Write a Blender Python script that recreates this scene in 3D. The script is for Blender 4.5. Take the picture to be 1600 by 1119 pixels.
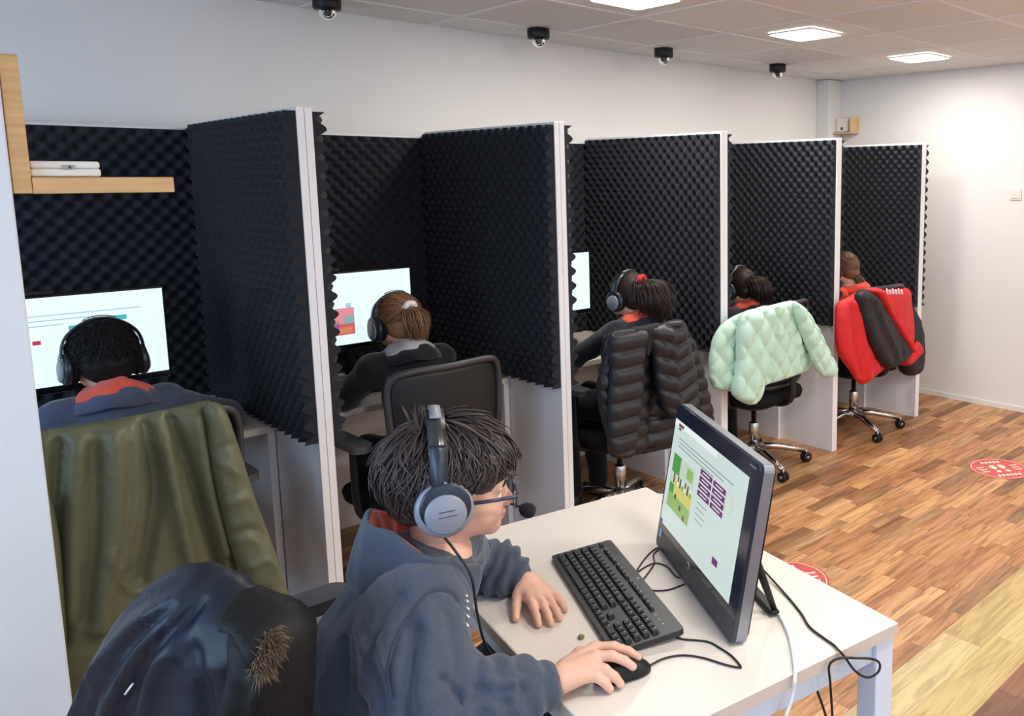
import bpy, bmesh, math, random
import numpy as np
from mathutils import Vector, Matrix, Euler, noise
from mathutils.geometry import delaunay_2d_cdt

for o in list(bpy.data.objects):
    bpy.data.objects.remove(o, do_unlink=True)
scene = bpy.context.scene
COL = scene.collection
rng = random.Random(7)

# ------------------------------------------------------------------ camera
F_PX, CX, CY = 1293.0, 1110.77, 455.85          # focal length and principal point of the (cropped) photograph, 1600x1119
YAW, PITCH, ROLL = 0.8182, 0.1358, -0.0036
CAM = np.array([-1.0623, -2.7401, 1.6232])
_fw = np.array([math.sin(YAW)*math.cos(PITCH), math.cos(YAW)*math.cos(PITCH), -math.sin(PITCH)])
_rt = np.array([math.cos(YAW), -math.sin(YAW), 0.0])
_up = np.cross(_rt, _fw)
RT = math.cos(ROLL)*_rt + math.sin(ROLL)*_up
UP = -math.sin(ROLL)*_rt + math.cos(ROLL)*_up
FW = _fw
cam_d = bpy.data.cameras.new('camera')
cam_o = bpy.data.objects.new('camera', cam_d); COL.objects.link(cam_o)
cam_d.sensor_fit = 'HORIZONTAL'; cam_d.sensor_width = 36.0
cam_d.lens = F_PX/1600.0*36.0
cam_d.shift_x = (800.0-CX)/1600.0
cam_d.shift_y = (CY-559.5)/1600.0
cam_d.clip_start = 0.05; cam_d.clip_end = 60
cam_o.matrix_world = Matrix(((RT[0], UP[0], -FW[0], CAM[0]), (RT[1], UP[1], -FW[1], CAM[1]), (RT[2], UP[2], -FW[2], CAM[2]), (0, 0, 0, 1)))
scene.camera = cam_o

def ray(u, v):
    return ((u-CX)/F_PX)*RT - ((v-CY)/F_PX)*UP + FW
def at_z(u, v, z):
    r = ray(u, v); return CAM + r*((z-CAM[2])/r[2])
def at_y(u, v, y):
    r = ray(u, v); return CAM + r*((y-CAM[1])/r[1])
def at_x(u, v, x):
    r = ray(u, v); return CAM + r*((x-CAM[0])/r[0])
def at_d(u, v, d):
    return CAM + ray(u, v)*d
def to_px(P):
    q = np.asarray(P, float)-CAM
    w = q@FW
    return CX+F_PX*(q@RT)/w, CY-F_PX*(q@UP)/w

# ------------------------------------------------------------------ view, world, daylight
vs = scene.view_settings
vs.view_transform = 'Standard'; vs.look = 'None'; vs.exposure = 0.22; vs.gamma = 1.0; vs.use_curve_mapping = False
world = bpy.data.worlds.new('world'); scene.world = world; world.use_nodes = True
bgn = world.node_tree.nodes['Background']
bgn.inputs['Color'].default_value = (0.62, 0.78, 1.0, 1); bgn.inputs['Strength'].default_value = 0.6

def area_light(name, loc, target, sx, sy, power, color):
    l = bpy.data.lights.new(name, 'AREA'); l.shape = 'RECTANGLE'; l.size = sx; l.size_y = sy
    l.energy = power; l.color = color
    o = bpy.data.objects.new(name, l); COL.objects.link(o)
    o.location = loc
    o.rotation_euler = (Vector(target)-Vector(loc)).to_track_quat('-Z', 'Y').to_euler()
    return o
DAY = (0.46, 0.69, 1.0)
area_light('daylight_side_window', (-3.27, -1.5, 1.55), (0, -1.5, 1.5), 3.8, 1.3, 78, DAY)
area_light('daylight_rear_window', (-1.55, -5.07, 1.55), (-1.55, 0, 1.5), 2.2, 1.3, 26, DAY)
LED_COL = (1.0, 0.965, 0.915)
LED_W = 13.0

# ------------------------------------------------------------------ helpers: objects
def tag(o, label=None, cat=None, group=None, kind=None):
    if label: o['label'] = label
    if cat: o['category'] = cat
    if group: o['group'] = group
    if kind: o['kind'] = kind
    return o
def empty(name, loc=(0, 0, 0), rz=0.0, parent=None):
    o = bpy.data.objects.new(name, None); COL.objects.link(o)
    o.location = loc; o.rotation_euler = (0, 0, rz); o.empty_display_size = 0.05
    if parent: o.parent = parent
    return o
def link(name, me, mat=None, parent=None, smooth=False):
    """me: mesh, coordinates local to the parent (or world when there is none)"""
    o = bpy.data.objects.new(name, me); COL.objects.link(o)
    if mat is not None and len(me.materials) == 0: me.materials.append(mat)
    if parent: o.parent = parent
    if smooth: me.polygons.foreach_set('use_smooth', [True]*len(me.polygons))
    return o
def mesh(name, V, Fc, smooth=False):
    me = bpy.data.meshes.new(name)
    me.from_pydata([tuple(map(float, v)) for v in V], [], [tuple(map(int, f)) for f in Fc]); me.update()
    if smooth: me.polygons.foreach_set('use_smooth', [True]*len(me.polygons))
    return me
def copy_tree(o, parent=None):
    c = o.copy(); COL.objects.link(c); c.parent = parent
    for ch in list(o.children): copy_tree(ch, c)
    return c

class MB:
    """collects shapes into one mesh"""
    def __init__(self): self.V = []; self.F = []; self.S = []
    def add(self, V, Fc, smooth=False):
        n = len(self.V); self.V += [tuple(map(float, v)) for v in V]
        self.F += [tuple(int(i)+n for i in f) for f in Fc]; self.S += [smooth]*len(Fc)
        return self
    def bm(self, b, smooth=False, M=None):
        b.verts.ensure_lookup_table(); b.verts.index_update()
        V = [(M@v.co if M is not None else v.co) for v in b.verts]
        Fc = [[v.index for v in f.verts] for f in b.faces]
        self.add([tuple(v) for v in V], Fc, smooth); b.free(); return self
    def box(self, c, s, rot=(0, 0, 0), bev=0.0, seg=2):
        b = bmesh.new(); bmesh.ops.create_cube(b, size=1.0)
        for v in b.verts: v.co = Vector((v.co.x*s[0], v.co.y*s[1], v.co.z*s[2]))
        if bev > 0: bmesh.ops.bevel(b, geom=list(b.edges), offset=bev, segments=seg, profile=0.5, affect='EDGES')
        M = Matrix.Translation(Vector(c)) @ Euler(rot).to_matrix().to_4x4()
        return self.bm(b, False, M)
    def lathe(self, prof, c=(0, 0, 0), axis=(0, 0, 1), n=24, smooth=True):
        ax = Vector(axis).normalized(); q = Vector((0, 0, 1)).rotation_difference(ax)
        V = []; Fc = []
        m = len(prof)
        for r, z in prof:
            for k in range(n):
                a = 2*math.pi*k/n
                V.append(Vector(c)+q@Vector((r*math.cos(a), r*math.sin(a), z)))
        for i in range(m-1):
            for k in range(n):
                Fc.append((i*n+k, i*n+(k+1) % n, (i+1)*n+(k+1) % n, (i+1)*n+k))
        Fc.append(tuple(reversed(range(n)))); Fc.append(tuple(range((m-1)*n, m*n)))
        return self.add(V, Fc, smooth)
    def tube(self, pts, r, n=8, cap=True, smooth=True, flat=1.0):
        pts = [Vector(p) for p in pts]
        rs = r if hasattr(r, '__len__') else [r]*len(pts)
        V = []; Fc = []
        t0 = (pts[1]-pts[0]).normalized()
        up = Vector((0, 0, 1)) if abs(t0.z) < 0.9 else Vector((1, 0, 0))
        nrm = (up - t0*up.dot(t0)).normalized()
        for i, p in enumerate(pts):
            t = (pts[min(i+1, len(pts)-1)]-pts[max(i-1, 0)]).normalized()
            nrm = (nrm - t*nrm.dot(t)).normalized(); b = t.cross(nrm)
            for k in range(n):
                a = 2*math.pi*k/n
                V.append(p + nrm*(rs[i]*math.cos(a)*flat) + b*(rs[i]*math.sin(a)))
        for i in range(len(pts)-1):
            for k in range(n):
                Fc.append((i*n+k, i*n+(k+1) % n, (i+1)*n+(k+1) % n, (i+1)*n+k))
        if cap:
            Fc.append(tuple(reversed(range(n)))); Fc.append(tuple(range((len(pts)-1)*n, len(pts)*n)))
        return self.add(V, Fc, smooth)
    def prism(self, poly, z0, z1, M=None, smooth=False):
        n = len(poly)
        V = [(p[0], p[1], z0) for p in poly]+[(p[0], p[1], z1) for p in poly]
        Fc = [tuple(reversed(range(n))), tuple(range(n, 2*n))]+[(i, (i+1) % n, n+(i+1) % n, n+i) for i in range(n)]
        if M is not None: V = [tuple(M@Vector(v)) for v in V]
        return self.add(V, Fc, smooth)
    def mesh(self, name):
        me = mesh(name, self.V, self.F)
        me.polygons.foreach_set('use_smooth', self.S); return me
    def build(self, name, mat, parent=None):
        return link(name, self.mesh(name), mat, parent)

def spline(P, n=8, closed=False):
    """Catmull-Rom through P (any dimension)"""
    P = np.asarray(P, float); m = len(P); out = []
    rngs = range(m if closed else m-1)
    for i in rngs:
        if closed: p0, p1, p2, p3 = P[(i-1) % m], P[i], P[(i+1) % m], P[(i+2) % m]
        else: p0, p1, p2, p3 = P[max(i-1, 0)], P[i], P[i+1], P[min(i+2, m-1)]
        for k in range(n):
            t = k/n
            out.append(0.5*((2*p1)+(-p0+p2)*t+(2*p0-5*p1+4*p2-p3)*t*t+(-p0+3*p1-3*p2+p3)*t**3))
    if not closed: out.append(P[-1])
    return np.array(out)
def rrect(w, h, r, n=5, cx=0, cy=0):
    out = []
    for sx, sy, a0 in ((1, 1, 0), (-1, 1, 90), (-1, -1, 180), (1, -1, 270)):
        for k in range(n+1):
            a = math.radians(a0+90*k/n)
            out.append((cx+sx*(w/2-r)+r*math.cos(a), cy+sy*(h/2-r)+r*math.sin(a)))
    return out

# ------------------------------------------------------------------ helpers: materials
def srgb(r, g, b):
    f = lambda c: (c/255/12.92) if c/255 <= 0.04045 else ((c/255+0.055)/1.055)**2.4
    return (f(r), f(g), f(b), 1.0)
def mat(name, col, rough=0.5, metal=0.0, var=None, bump=None, sheen=0.0, coat=0.0, spec=0.5, coords='Object', stretch=None, emit=None, alpha=None, trans=0.0, sss=0.0):
    """var=(scale, amount): brightness mottling; bump=(scale, strength, distance)"""
    m = bpy.data.materials.new(name); m.use_nodes = True
    nt = m.node_tree; N = nt.nodes; L = nt.links; b = N['Principled BSDF']
    c = col if len(col) == 4 else (*col, 1.0)
    b.inputs['Base Color'].default_value = c
    b.inputs['Roughness'].default_value = rough; b.inputs['Metallic'].default_value = metal
    b.inputs['Specular IOR Level'].default_value = spec
    if sheen: b.inputs['Sheen Weight'].default_value = sheen; b.inputs['Sheen Roughness'].default_value = 0.5
    if coat: b.inputs['Coat Weight'].default_value = coat; b.inputs['Coat Roughness'].default_value = 0.1
    if trans: b.inputs['Transmission Weight'].default_value = trans
    if alpha is not None: b.inputs['Alpha'].default_value = alpha
    if sss:
        b.inputs['Subsurface Weight'].default_value = sss; b.inputs['Subsurface Radius'].default_value = (0.012, 0.005, 0.003)
        b.inputs['Subsurface Scale'].default_value = 0.5
    if emit: b.inputs['Emission Color'].default_value = emit[0]; b.inputs['Emission Strength'].default_value = emit[1]
    if var or bump:
        tc = N.new('ShaderNodeTexCoord'); src = tc.outputs[coords]
        if stretch:
            mp = N.new('ShaderNodeMapping'); mp.inputs['Scale'].default_value = stretch
            L.new(src, mp.inputs['Vector']); src = mp.outputs['Vector']
    if var:
        nz = N.new('ShaderNodeTexNoise'); nz.inputs['Scale'].default_value = var[0]; nz.inputs['Detail'].default_value = 5
        L.new(src, nz.inputs['Vector'])
        r = N.new('ShaderNodeValToRGB')
        lo, hi = 1-var[1], 1+var[1]
        r.color_ramp.elements[0].color = (c[0]*lo, c[1]*lo, c[2]*lo, 1); r.color_ramp.elements[1].color = (min(1, c[0]*hi), min(1, c[1]*hi), min(1, c[2]*hi), 1)
        r.color_ramp.elements[0].position = 0.3; r.color_ramp.elements[1].position = 0.7
        L.new(nz.outputs['Fac'], r.inputs['Fac']); L.new(r.outputs['Color'], b.inputs['Base Color'])
    if bump:
        nz2 = N.new('ShaderNodeTexNoise'); nz2.inputs['Scale'].default_value = bump[0]; nz2.inputs['Detail'].default_value = 4
        L.new(src, nz2.inputs['Vector'])
        bp = N.new('ShaderNodeBump'); bp.inputs['Strength'].default_value = bump[1]; bp.inputs['Distance'].default_value = bump[2]
        L.new(nz2.outputs['Fac'], bp.inputs['Height']); L.new(bp.outputs['Normal'], b.inputs['Normal'])
    return m

M_WALL = mat('wall_paint', srgb(226, 223, 219), 0.85, var=(1.3, 0.02), bump=(180, 0.05, 0.002))
M_CEIL = mat('ceiling_tile', srgb(226, 224, 222), 0.8, var=(60, 0.03), bump=(250, 0.1, 0.001))
M_RAIL = mat('ceiling_rail', srgb(228, 226, 224), 0.45)
M_WHITE = mat('white_laminate', srgb(236, 235, 236), 0.42, var=(3, 0.012))
M_EDGE = mat('edge_band', srgb(238, 232, 226), 0.4)
M_DESK = mat('desk_laminate', srgb(226, 215, 202), 0.42, var=(40, 0.012))
M_DESKEDGE = mat('desk_edge_band', srgb(206, 190, 176), 0.5)
M_LEGW = mat('white_powder_coat', srgb(214, 220, 230), 0.4)
M_FOAM = mat('acoustic_foam', srgb(38, 39, 45), 0.9, var=(400, 0.12), spec=0.3, sheen=0.05)
M_BLACK = mat('black_plastic', srgb(19, 19, 21), 0.45, var=(30, 0.08), spec=0.35)
M_BLACKG = mat('black_gloss', srgb(14, 15, 18), 0.18)
M_GREYP = mat('dark_grey_plastic', srgb(72, 72, 76), 0.42)
M_CHROME = mat('polished_aluminium', srgb(205, 203, 200), 0.18, 1.0)
M_STEEL = mat('brushed_steel', srgb(150, 150, 152), 0.32, 1.0)
M_WOOD = mat('beech_board', srgb(205, 160, 104), 0.5, var=(8, 0.14), stretch=(1, 1, 12))
M_FABRIC = mat('black_fabric', srgb(19, 19, 21), 0.9, var=(120, 0.2), bump=(600, 0.2, 0.001), spec=0.2)
M_IVORY = mat('ivory_plastic', srgb(228, 222, 210), 0.4)
# ================================================================== the room
S = 0.981                       # spacing of the booths
PH = 1.85                       # height of the partitions
YB = 1.183                      # rear wall of the booths
XE = 4.516                      # far end wall
ZC = 2.382                      # ceiling
XL, YN = -3.2, -5.0             # window walls beside and behind the camera

def wood_material():
    m = bpy.data.materials.new('floor_wood'); m.use_nodes = True
    nt = m.node_tree; N = nt.nodes; L = nt.links; b = N['Principled BSDF']
    oi = N.new('ShaderNodeObjectInfo'); ge = N.new('ShaderNodeNewGeometry')
    ad = N.new('ShaderNodeMath'); ad.operation = 'ADD'; L.new(oi.outputs['Random'], ad.inputs[0]); L.new(ge.outputs['Random Per Island'], ad.inputs[1])
    fr = N.new('ShaderNodeMath'); fr.operation = 'FRACT'; L.new(ad.outputs[0], fr.inputs[0])
    ramp = N.new('ShaderNodeValToRGB'); ramp.color_ramp.interpolation = 'LINEAR'
    cols = [(0.0, (128, 88, 60)), (0.16, (188, 138, 92)), (0.36, (172, 120, 78)), (0.55, (206, 158, 108)), (0.75, (178, 126, 84)), (0.9, (212, 168, 118)), (1.0, (136, 98, 70))]
    el = ramp.color_ramp.elements
    el[0].position = 0; el[0].color = srgb(*cols[0][1]); el[1].position = 1; el[1].color = srgb(*cols[-1][1])
    for p, c in cols[1:-1]:
        e = el.new(p); e.color = srgb(*c)
    L.new(fr.outputs[0], ramp.inputs['Fac'])
    sc = N.new('ShaderNodeVectorMath'); sc.operation = 'MULTIPLY'; sc.inputs[1].default_value = (2.2, 26, 1); L.new(ge.outputs['Position'], sc.inputs[0])
    of = N.new('ShaderNodeCombineXYZ'); mu = N.new('ShaderNodeMath'); mu.operation = 'MULTIPLY'; mu.inputs[1].default_value = 57; L.new(fr.outputs[0], mu.inputs[0])
    L.new(mu.outputs[0], of.inputs[0]); L.new(mu.outputs[0], of.inputs[1])
    a2 = N.new('ShaderNodeVectorMath'); a2.operation = 'ADD'; L.new(sc.outputs[0], a2.inputs[0]); L.new(of.outputs[0], a2.inputs[1])
    nz = N.new('ShaderNodeTexNoise'); nz.inputs['Scale'].default_value = 1.6; nz.inputs['Detail'].default_value = 7; nz.inputs['Distortion'].default_value = 1.3
    L.new(a2.outputs[0], nz.inputs['Vector'])
    r2 = N.new('ShaderNodeValToRGB'); r2.color_ramp.elements[0].position = 0.36; r2.color_ramp.elements[0].color = (0.50, 0.44, 0.38, 1)
    r2.color_ramp.elements[1].position = 0.58; r2.color_ramp.elements[1].color = (1.06, 1.03, 1.0, 1)
    L.new(nz.outputs['Fac'], r2.inputs['Fac'])
    mx = N.new('ShaderNodeMixRGB'); mx.blend_type = 'MULTIPLY'; mx.inputs['Fac'].default_value = 0.9
    L.new(ramp.outputs['Color'], mx.inputs['Color1']); L.new(r2.outputs['Color'], mx.inputs['Color2'])
    L.new(mx.outputs['Color'], b.inputs['Base Color'])
    b.inputs['Roughness'].default_value = 0.42; b.inputs['Specular IOR Level'].default_value = 0.4
    return m, ramp
M_FLOOR, _ = wood_material()
def tinted(name, c0, c1, c2):
    m = M_FLOOR.copy(); m.name = name
    for n in m.node_tree.nodes:
        if n.type == 'VALTORGB' and len(n.color_ramp.elements) == 7:
            for i, e in enumerate(n.color_ramp.elements): e.color = srgb(*(c0, c1, c2)[i % 3])
        if n.type == 'MIX_RGB': n.inputs['Fac'].default_value = 0.55
    return m
M_FLOORPALE = tinted('floor_wood_pale', (196, 172, 118), (206, 186, 138), (186, 160, 108))
M_FLOORBROWN = tinted('floor_wood_brown', (132, 92, 72), (164, 112, 78), (110, 80, 68))
M_SUB = mat('floor_joint', srgb(110, 74, 48), 0.8)

floor = MB().box(((XL+XE)/2, (YN+YB)/2, -0.055), (XE-XL+0.2, YB-YN+0.2, 0.1)).build('floor', M_SUB)
tag(floor, 'wood strip laminate floor with a band of paler boards', 'floor', kind='structure')
unit = MB().box((0, 0, 0), (1, 1, 1)).mesh('plank')
planks = []
y = YB; row = 0
while y > YN:
    if -1.40 > y-0.0656 > -1.47 and row >= 0:
        w, kind = 0.070, 'p'
    w = 0.0656; kind = 's'
    if y <= -1.440 and y > -1.60: w, kind = 0.145, 'p'
    elif y <= -1.58: w, kind = 0.135, 'b'
    x = XL - rng.random()*0.5
    while x < XE:
        ln = rng.uniform(0.26, 0.56) if kind == 's' else rng.uniform(0.42, 0.9)
        x1 = min(x+ln, XE); x0 = max(x, XL)
        if x1-x0 > 0.02: planks.append((x0, x1, y-w, y, kind))
        x += ln
    y -= w; row += 1
def px_area(p):
    x0, x1, y0, y1, k = p
    c = np.array([[x0, y0, 0], [x1, y0, 0], [x1, y1, 0], [x0, y1, 0]])
    if ((c-CAM)@FW).min() < 0.3: return 0
    q = np.array([to_px(v) for v in c]); m = q.mean(0)
    if not (470 < m[0] < 1620 and 560 < m[1] < 1140): return 0
    if m[0] < 1180 and m[1] > 770 and x1 < 0.35: return 1
    return abs(sum(q[i][0]*q[(i+1) % 4][1]-q[(i+1) % 4][0]*q[i][1] for i in range(4)))/2
areas = sorted(((px_area(p), i) for i, p in enumerate(planks)), reverse=True)
big = {i for a, i in areas[:300] if a > 60}
um = {}
for k, m in (('s', M_FLOOR), ('p', M_FLOORPALE), ('b', M_FLOORBROWN)):
    um[k] = unit.copy(); um[k].materials.append(m)
rest = {'s': MB(), 'p': MB(), 'b': MB()}
GAP = 0.0009
for i, (x0, x1, y0, y1, k) in enumerate(planks):
    if i in big:
        o = bpy.data.objects.new('plank', um[k]); COL.objects.link(o); o.parent = floor
        o.location = ((x0+x1)/2, (y0+y1)/2, -0.0025); o.scale = (x1-x0-GAP, y1-y0-GAP, 0.005)
    else:
        rest[k].box(((x0+x1)/2, (y0+y1)/2, -0.0025), (x1-x0-GAP, y1-y0-GAP, 0.005))
for k, m in (('s', M_FLOOR), ('p', M_FLOORPALE), ('b', M_FLOORBROWN)):
    if rest[k].V: tag(rest[k].build('plank', m, floor), kind='stuff')

# walls
wb = MB().box(((XL+XE)/2, YB+0.05, ZC/2+0.1), (XE-XL+0.2, 0.1, ZC+0.2)).build('wall_back', M_WALL); tag(wb, 'plain off-white painted wall behind the row of study booths', 'wall', kind='structure')
wr = MB().box((XE+0.05, (YN+YB)/2, ZC/2+0.1), (0.1, YB-YN, ZC+0.2)).build('wall_right', M_WALL); tag(wr, 'plain off-white painted end wall at the far right', 'wall', kind='structure')
def window_wall(name, horizontal, a0, a1, w0, w1, z0, z1, label):
    m = MB()
    def seg(p0, p1, q0, q1):
        if horizontal: m.box(((p0+p1)/2, YN-0.05, (q0+q1)/2), (p1-p0, 0.1, q1-q0))
        else: m.box((XL-0.05, (p0+p1)/2, (q0+q1)/2), (0.1, p1-p0, q1-q0))
    seg(a0, w0, 0, ZC+0.2); seg(w1, a1, 0, ZC+0.2); seg(w0, w1, 0, z0); seg(w0, w1, z1, ZC+0.2)
    tag(m.build(name, M_WALL), label, 'wall', kind='structure')
def window_frame(name, horizontal, w0, w1, z0, z1, label):
    m = MB(); t = 0.05
    def seg(p0, p1, q0, q1):
        if horizontal: m.box(((p0+p1)/2, YN-0.03, (q0+q1)/2), (p1-p0, 0.05, q1-q0))
        else: m.box((XL-0.03, (p0+p1)/2, (q0+q1)/2), (0.05, p1-p0, q1-q0))
    seg(w0, w1, z0, z0+t); seg(w0, w1, z1-t, z1); seg(w0, w0+t, z0, z1); seg(w1-t, w1, z0, z1); c = (w0+w1)/2; seg(c-t/2, c+t/2, z0, z1)
    tag(m.build(name, M_EDGE), label, 'window', kind='structure')
window_wall('wall_left', False, YN, YB, -3.45, 0.45, 0.9, 2.25, 'painted side wall with a window'); window_frame('window_1', False, -3.45, 0.45, 0.9, 2.25, 'white framed side window')
window_wall('wall_front', True, XL, XE, -2.7, -0.4, 0.9, 2.25, 'painted rear wall with a window'); window_frame('window_2', True, -2.7, -0.4, 0.9, 2.25, 'white framed rear window')

# ceiling: a slab, the rails of the grid and the tiles
ceil = MB().box(((XL+XE)/2, (YN+YB)/2, ZC+0.06), (XE-XL+0.2, YB-YN+0.2, 0.08)).build('ceiling', mat('ceiling_void', srgb(120, 116, 112), 0.9))
tag(ceil, 'suspended ceiling of pale grey square tiles in a thin grid', 'ceiling', kind='structure')
GX = [2.28+0.6*k for k in range(-10, 4)]; GX = [x for x in GX if XL < x < XE]
GY = [0.28+0.6*k for k in range(-9, 2)]; GY = [v for v in GY if YN < v < YB]
LEDS = [(1.38, -0.02), (2.58, -0.02), (3.78, -0.02)]+[(px_, py_) for py_ in (-2.42, -4.22) for px_ in (0.18, 1.38, 2.58, 3.78)]
xs = [XL]+GX+[XE]; ys = [YN]+GY+[YB]
for x in GX: MB().box((x, (YN+YB)/2, ZC+0.002), (0.022, YB-YN, 0.008)).build('grid_rail', M_RAIL, ceil)
for v in GY: MB().box(((XL+XE)/2, v, ZC+0.003), (XE-XL, 0.022, 0.008)).build('grid_rail', M_RAIL, ceil)
M_TILES = [M_CEIL, mat('ceiling_tile_b', srgb(220, 217, 214), 0.8, var=(60, 0.03)), mat('ceiling_tile_c', srgb(230, 228, 226), 0.8, var=(60, 0.03))]
far = MB()
for i in range(len(xs)-1):
    for j in range(len(ys)-1):
        c = ((xs[i]+xs[i+1])/2, (ys[j]+ys[j+1])/2, ZC+0.009)
        s_ = (xs[i+1]-xs[i]-0.012, ys[j+1]-ys[j]-0.012, 0.014)
        if c[1] > -1.6 and c[0] > -1.2: MB().box(c, s_).build('ceiling_tile', M_TILES[rng.randrange(3)], ceil)
        else: far.box(c, s_)
tag(far.build('ceiling_tile', M_CEIL, ceil), kind='stuff')
M_LED = mat('led_diffuser', (1, 1, 1, 1), 0.5, emit=((1.0, 0.96, 0.9, 1), 9.0))
led_labels = {0: 'square recessed ceiling light cut off by the top of the picture', 1: 'square recessed ceiling light in the middle of the ceiling', 2: 'square recessed ceiling light nearest the far end wall'}
for k, (lx, ly) in enumerate(LEDS):
    r = empty('ceiling_light', (lx, ly, ZC-0.004))
    tag(r, led_labels.get(k, 'square recessed ceiling light behind the camera'), 'light', 'recessed ceiling lights')
    MB().prism(rrect(0.285, 0.285, 0.03), -0.006, -0.002).build('diffuser', M_LED, r)
    fr_ = MB()
    o1 = rrect(0.30, 0.30, 0.035); i1 = rrect(0.285, 0.285, 0.03); n = len(o1)
    V = [(p[0], p[1], 0.002) for p in o1]+[(p[0], p[1], -0.007) for p in o1]+[(p[0], p[1], -0.007) for p in i1]+[(p[0], p[1], 0.002) for p in i1]
    fr_.add(V, [(a*n+i, a*n+(i+1) % n, ((a+1) % 4)*n+(i+1) % n, ((a+1) % 4)*n+i) for a in range(4) for i in range(n)])
    fr_.build('trim_ring', M_EDGE, r)
    l = bpy.data.lights.new('ceiling_lamp', 'AREA'); l.shape = 'SQUARE'; l.size = 0.27; l.energy = LED_W; l.color = LED_COL
    lo = bpy.data.objects.new('lamp', l); COL.objects.link(lo); lo.parent = r; lo.location = (0, 0, -0.012)

# corner duct, white column at the left
duct = MB().box((XE-0.085, YB-0.06, ZC/2), (0.17, 0.12, ZC-0.004), bev=0.006).build('trim_1', M_WALL); tag(duct, 'boxed-in pipe running up the far corner', 'trim', kind='structure')
colm = MB().box((-1.10, -0.42, ZC/2), (0.61, 0.26, ZC-0.002), bev=0.004).build('wall_column', mat('column_paint', srgb(222, 224, 226), 0.75, var=(2, 0.01)))
tag(colm, 'white column at the left edge of the picture', 'column', kind='structure')
sk = MB().box((XE-0.005, (YN+YB)/2-0.3, 0.018), (0.01, YB-YN-0.7, 0.036)).build('baseboard_right', M_WALL); tag(sk, 'low white skirting along the end wall', 'baseboard', kind='structure')

# ================================================================== booths
def foam_mesh(name, w, h, a=0.03, base=0.006, amp=0.038, res=4):
    """egg-crate sheet in local (x: across, y: out of the sheet, z: up)"""
    nx = max(2, int(round(w/a*res))); nz = max(2, int(round(h/a*res)))
    X, Z = np.meshgrid(np.linspace(0, w, nx+1), np.linspace(0, h, nz+1), indexing='ij')
    f = np.cos(math.pi*X/a)*np.cos(math.pi*Z/a)
    f = 0.5+0.5*f; f = f**0.72
    Y = base+amp*f
    V = np.c_[X.ravel(), Y.ravel(), Z.ravel()]
    n = len(V); I = np.arange(n).reshape(nx+1, nz+1)
    q = np.stack([I[:-1, :-1], I[:-1, 1:], I[1:, 1:], I[1:, :-1]], -1).reshape(-1, 4).tolist()
    ring = [(i, 0) for i in range(nx)]+[(nx, j) for j in range(nz)]+[(i, nz) for i in range(nx, 0, -1)]+[(0, j) for j in range(nz, 0, -1)]
    V = V.tolist(); idx = []
    for (i, j) in ring: idx.append(len(V)); V.append([X[i, j], 0.0, Z[i, j]])
    m = len(ring)
    for k in range(m): q.append([I[ring[k]], I[ring[(k+1) % m]], idx[(k+1) % m], idx[k]])
    q.append(idx)
    me = mesh(name, V, q)
    sm = [True]*((nx)*(nz))+[False]*(m+1)
    me.polygons.foreach_set('use_smooth', sm)
    return me
FB = 0.765                                            # lower edge of the foam
fw = 1.005
foam_side = foam_mesh('foam', fw, PH-0.012-FB)
foam_side.materials.append(M_FOAM)
foam_back = foam_mesh('foam', S-0.06, PH-0.03-FB+0.01); foam_back.materials.append(M_FOAM)
ordl = ['hidden behind the white column', 'between the olive jacket and the black office chair', 'between the black office chair and the black puffer jacket', 'between the black puffer jacket and the mint jacket', 'between the mint jacket and the red jacket', 'last of the row, nearest the end wall']
for i in range(-1, 5):
  if i >= 0:
    r = empty('booth_partition', (i*S, 0, 0))
    tag(r, 'white booth partition lined with black egg-crate foam, '+ordl[i+1], 'partition', 'booth partitions')
    for sx in (-1, 1):
        MB().box((sx*0.0125, 0.522, PH/2), (0.0234, 1.044, PH), bev=0.0008, seg=1).build('board', M_WHITE, r)
        o = link('foam', foam_side, None, r)
        # local x -> world y ; local y -> world +-x
        if sx > 0: o.matrix_local = Matrix(((0, 1, 0, 0.0252), (1, 0, 0, 0.004), (0, 0, 1, FB), (0, 0, 0, 1)))
        else: o.matrix_local = Matrix(((0, -1, 0, -0.0252), (1, 0, 0, 0.004), (0, 0, 1, FB), (0, 0, 0, 1)))
  if i == 4: continue
  if True:
    b = empty('booth_back_panel', (i*S+S/2, 1.09, 0)); tag(b, 'black foam-lined rear panel of the booth '+('with the olive jacket', 'with the empty-backed black chair', 'with the black puffer jacket', 'with the mint jacket', 'with the red jacket')[i+1], 'panel', 'booth rear panels')
    MB().box((0, -0.02, PH/2-0.01), (S-0.003, 0.036, PH-0.02)).build('board', M_WHITE, b)
    o = link('foam', foam_back, None, b); o.matrix_local = Matrix(((1, 0, 0, -(S-0.06)/2), (0, -1, 0, -0.0385), (0, 0, 1, FB-0.01), (0, 0, 0, 1)))
    d = empty('booth_desk', (i*S+S/2, 0.71, 0)); tag(d, 'pale booth desk '+('in the booth with the olive jacket', 'in front of the girl with the white hair tie', 'in the booth with the black puffer jacket', 'in the booth with the mint jacket', 'in the booth with the red jacket')[i+1], 'desk', 'booth desks')
    w = S-0.056
    MB().box((0, 0, 0.737), (w, 0.66, 0.025), bev=0.002).build('desktop', M_DESK, d)
    for sx in (-1, 1): MB().box((sx*(w/2-0.0125), 0.003, 0.362), (0.024, 0.65, 0.722)).build('side_panel', M_WHITE, d)
    MB().box((0, 0.25, 0.5), (w-0.05, 0.018, 0.42)).build('modesty_panel', M_WHITE, d)
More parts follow.
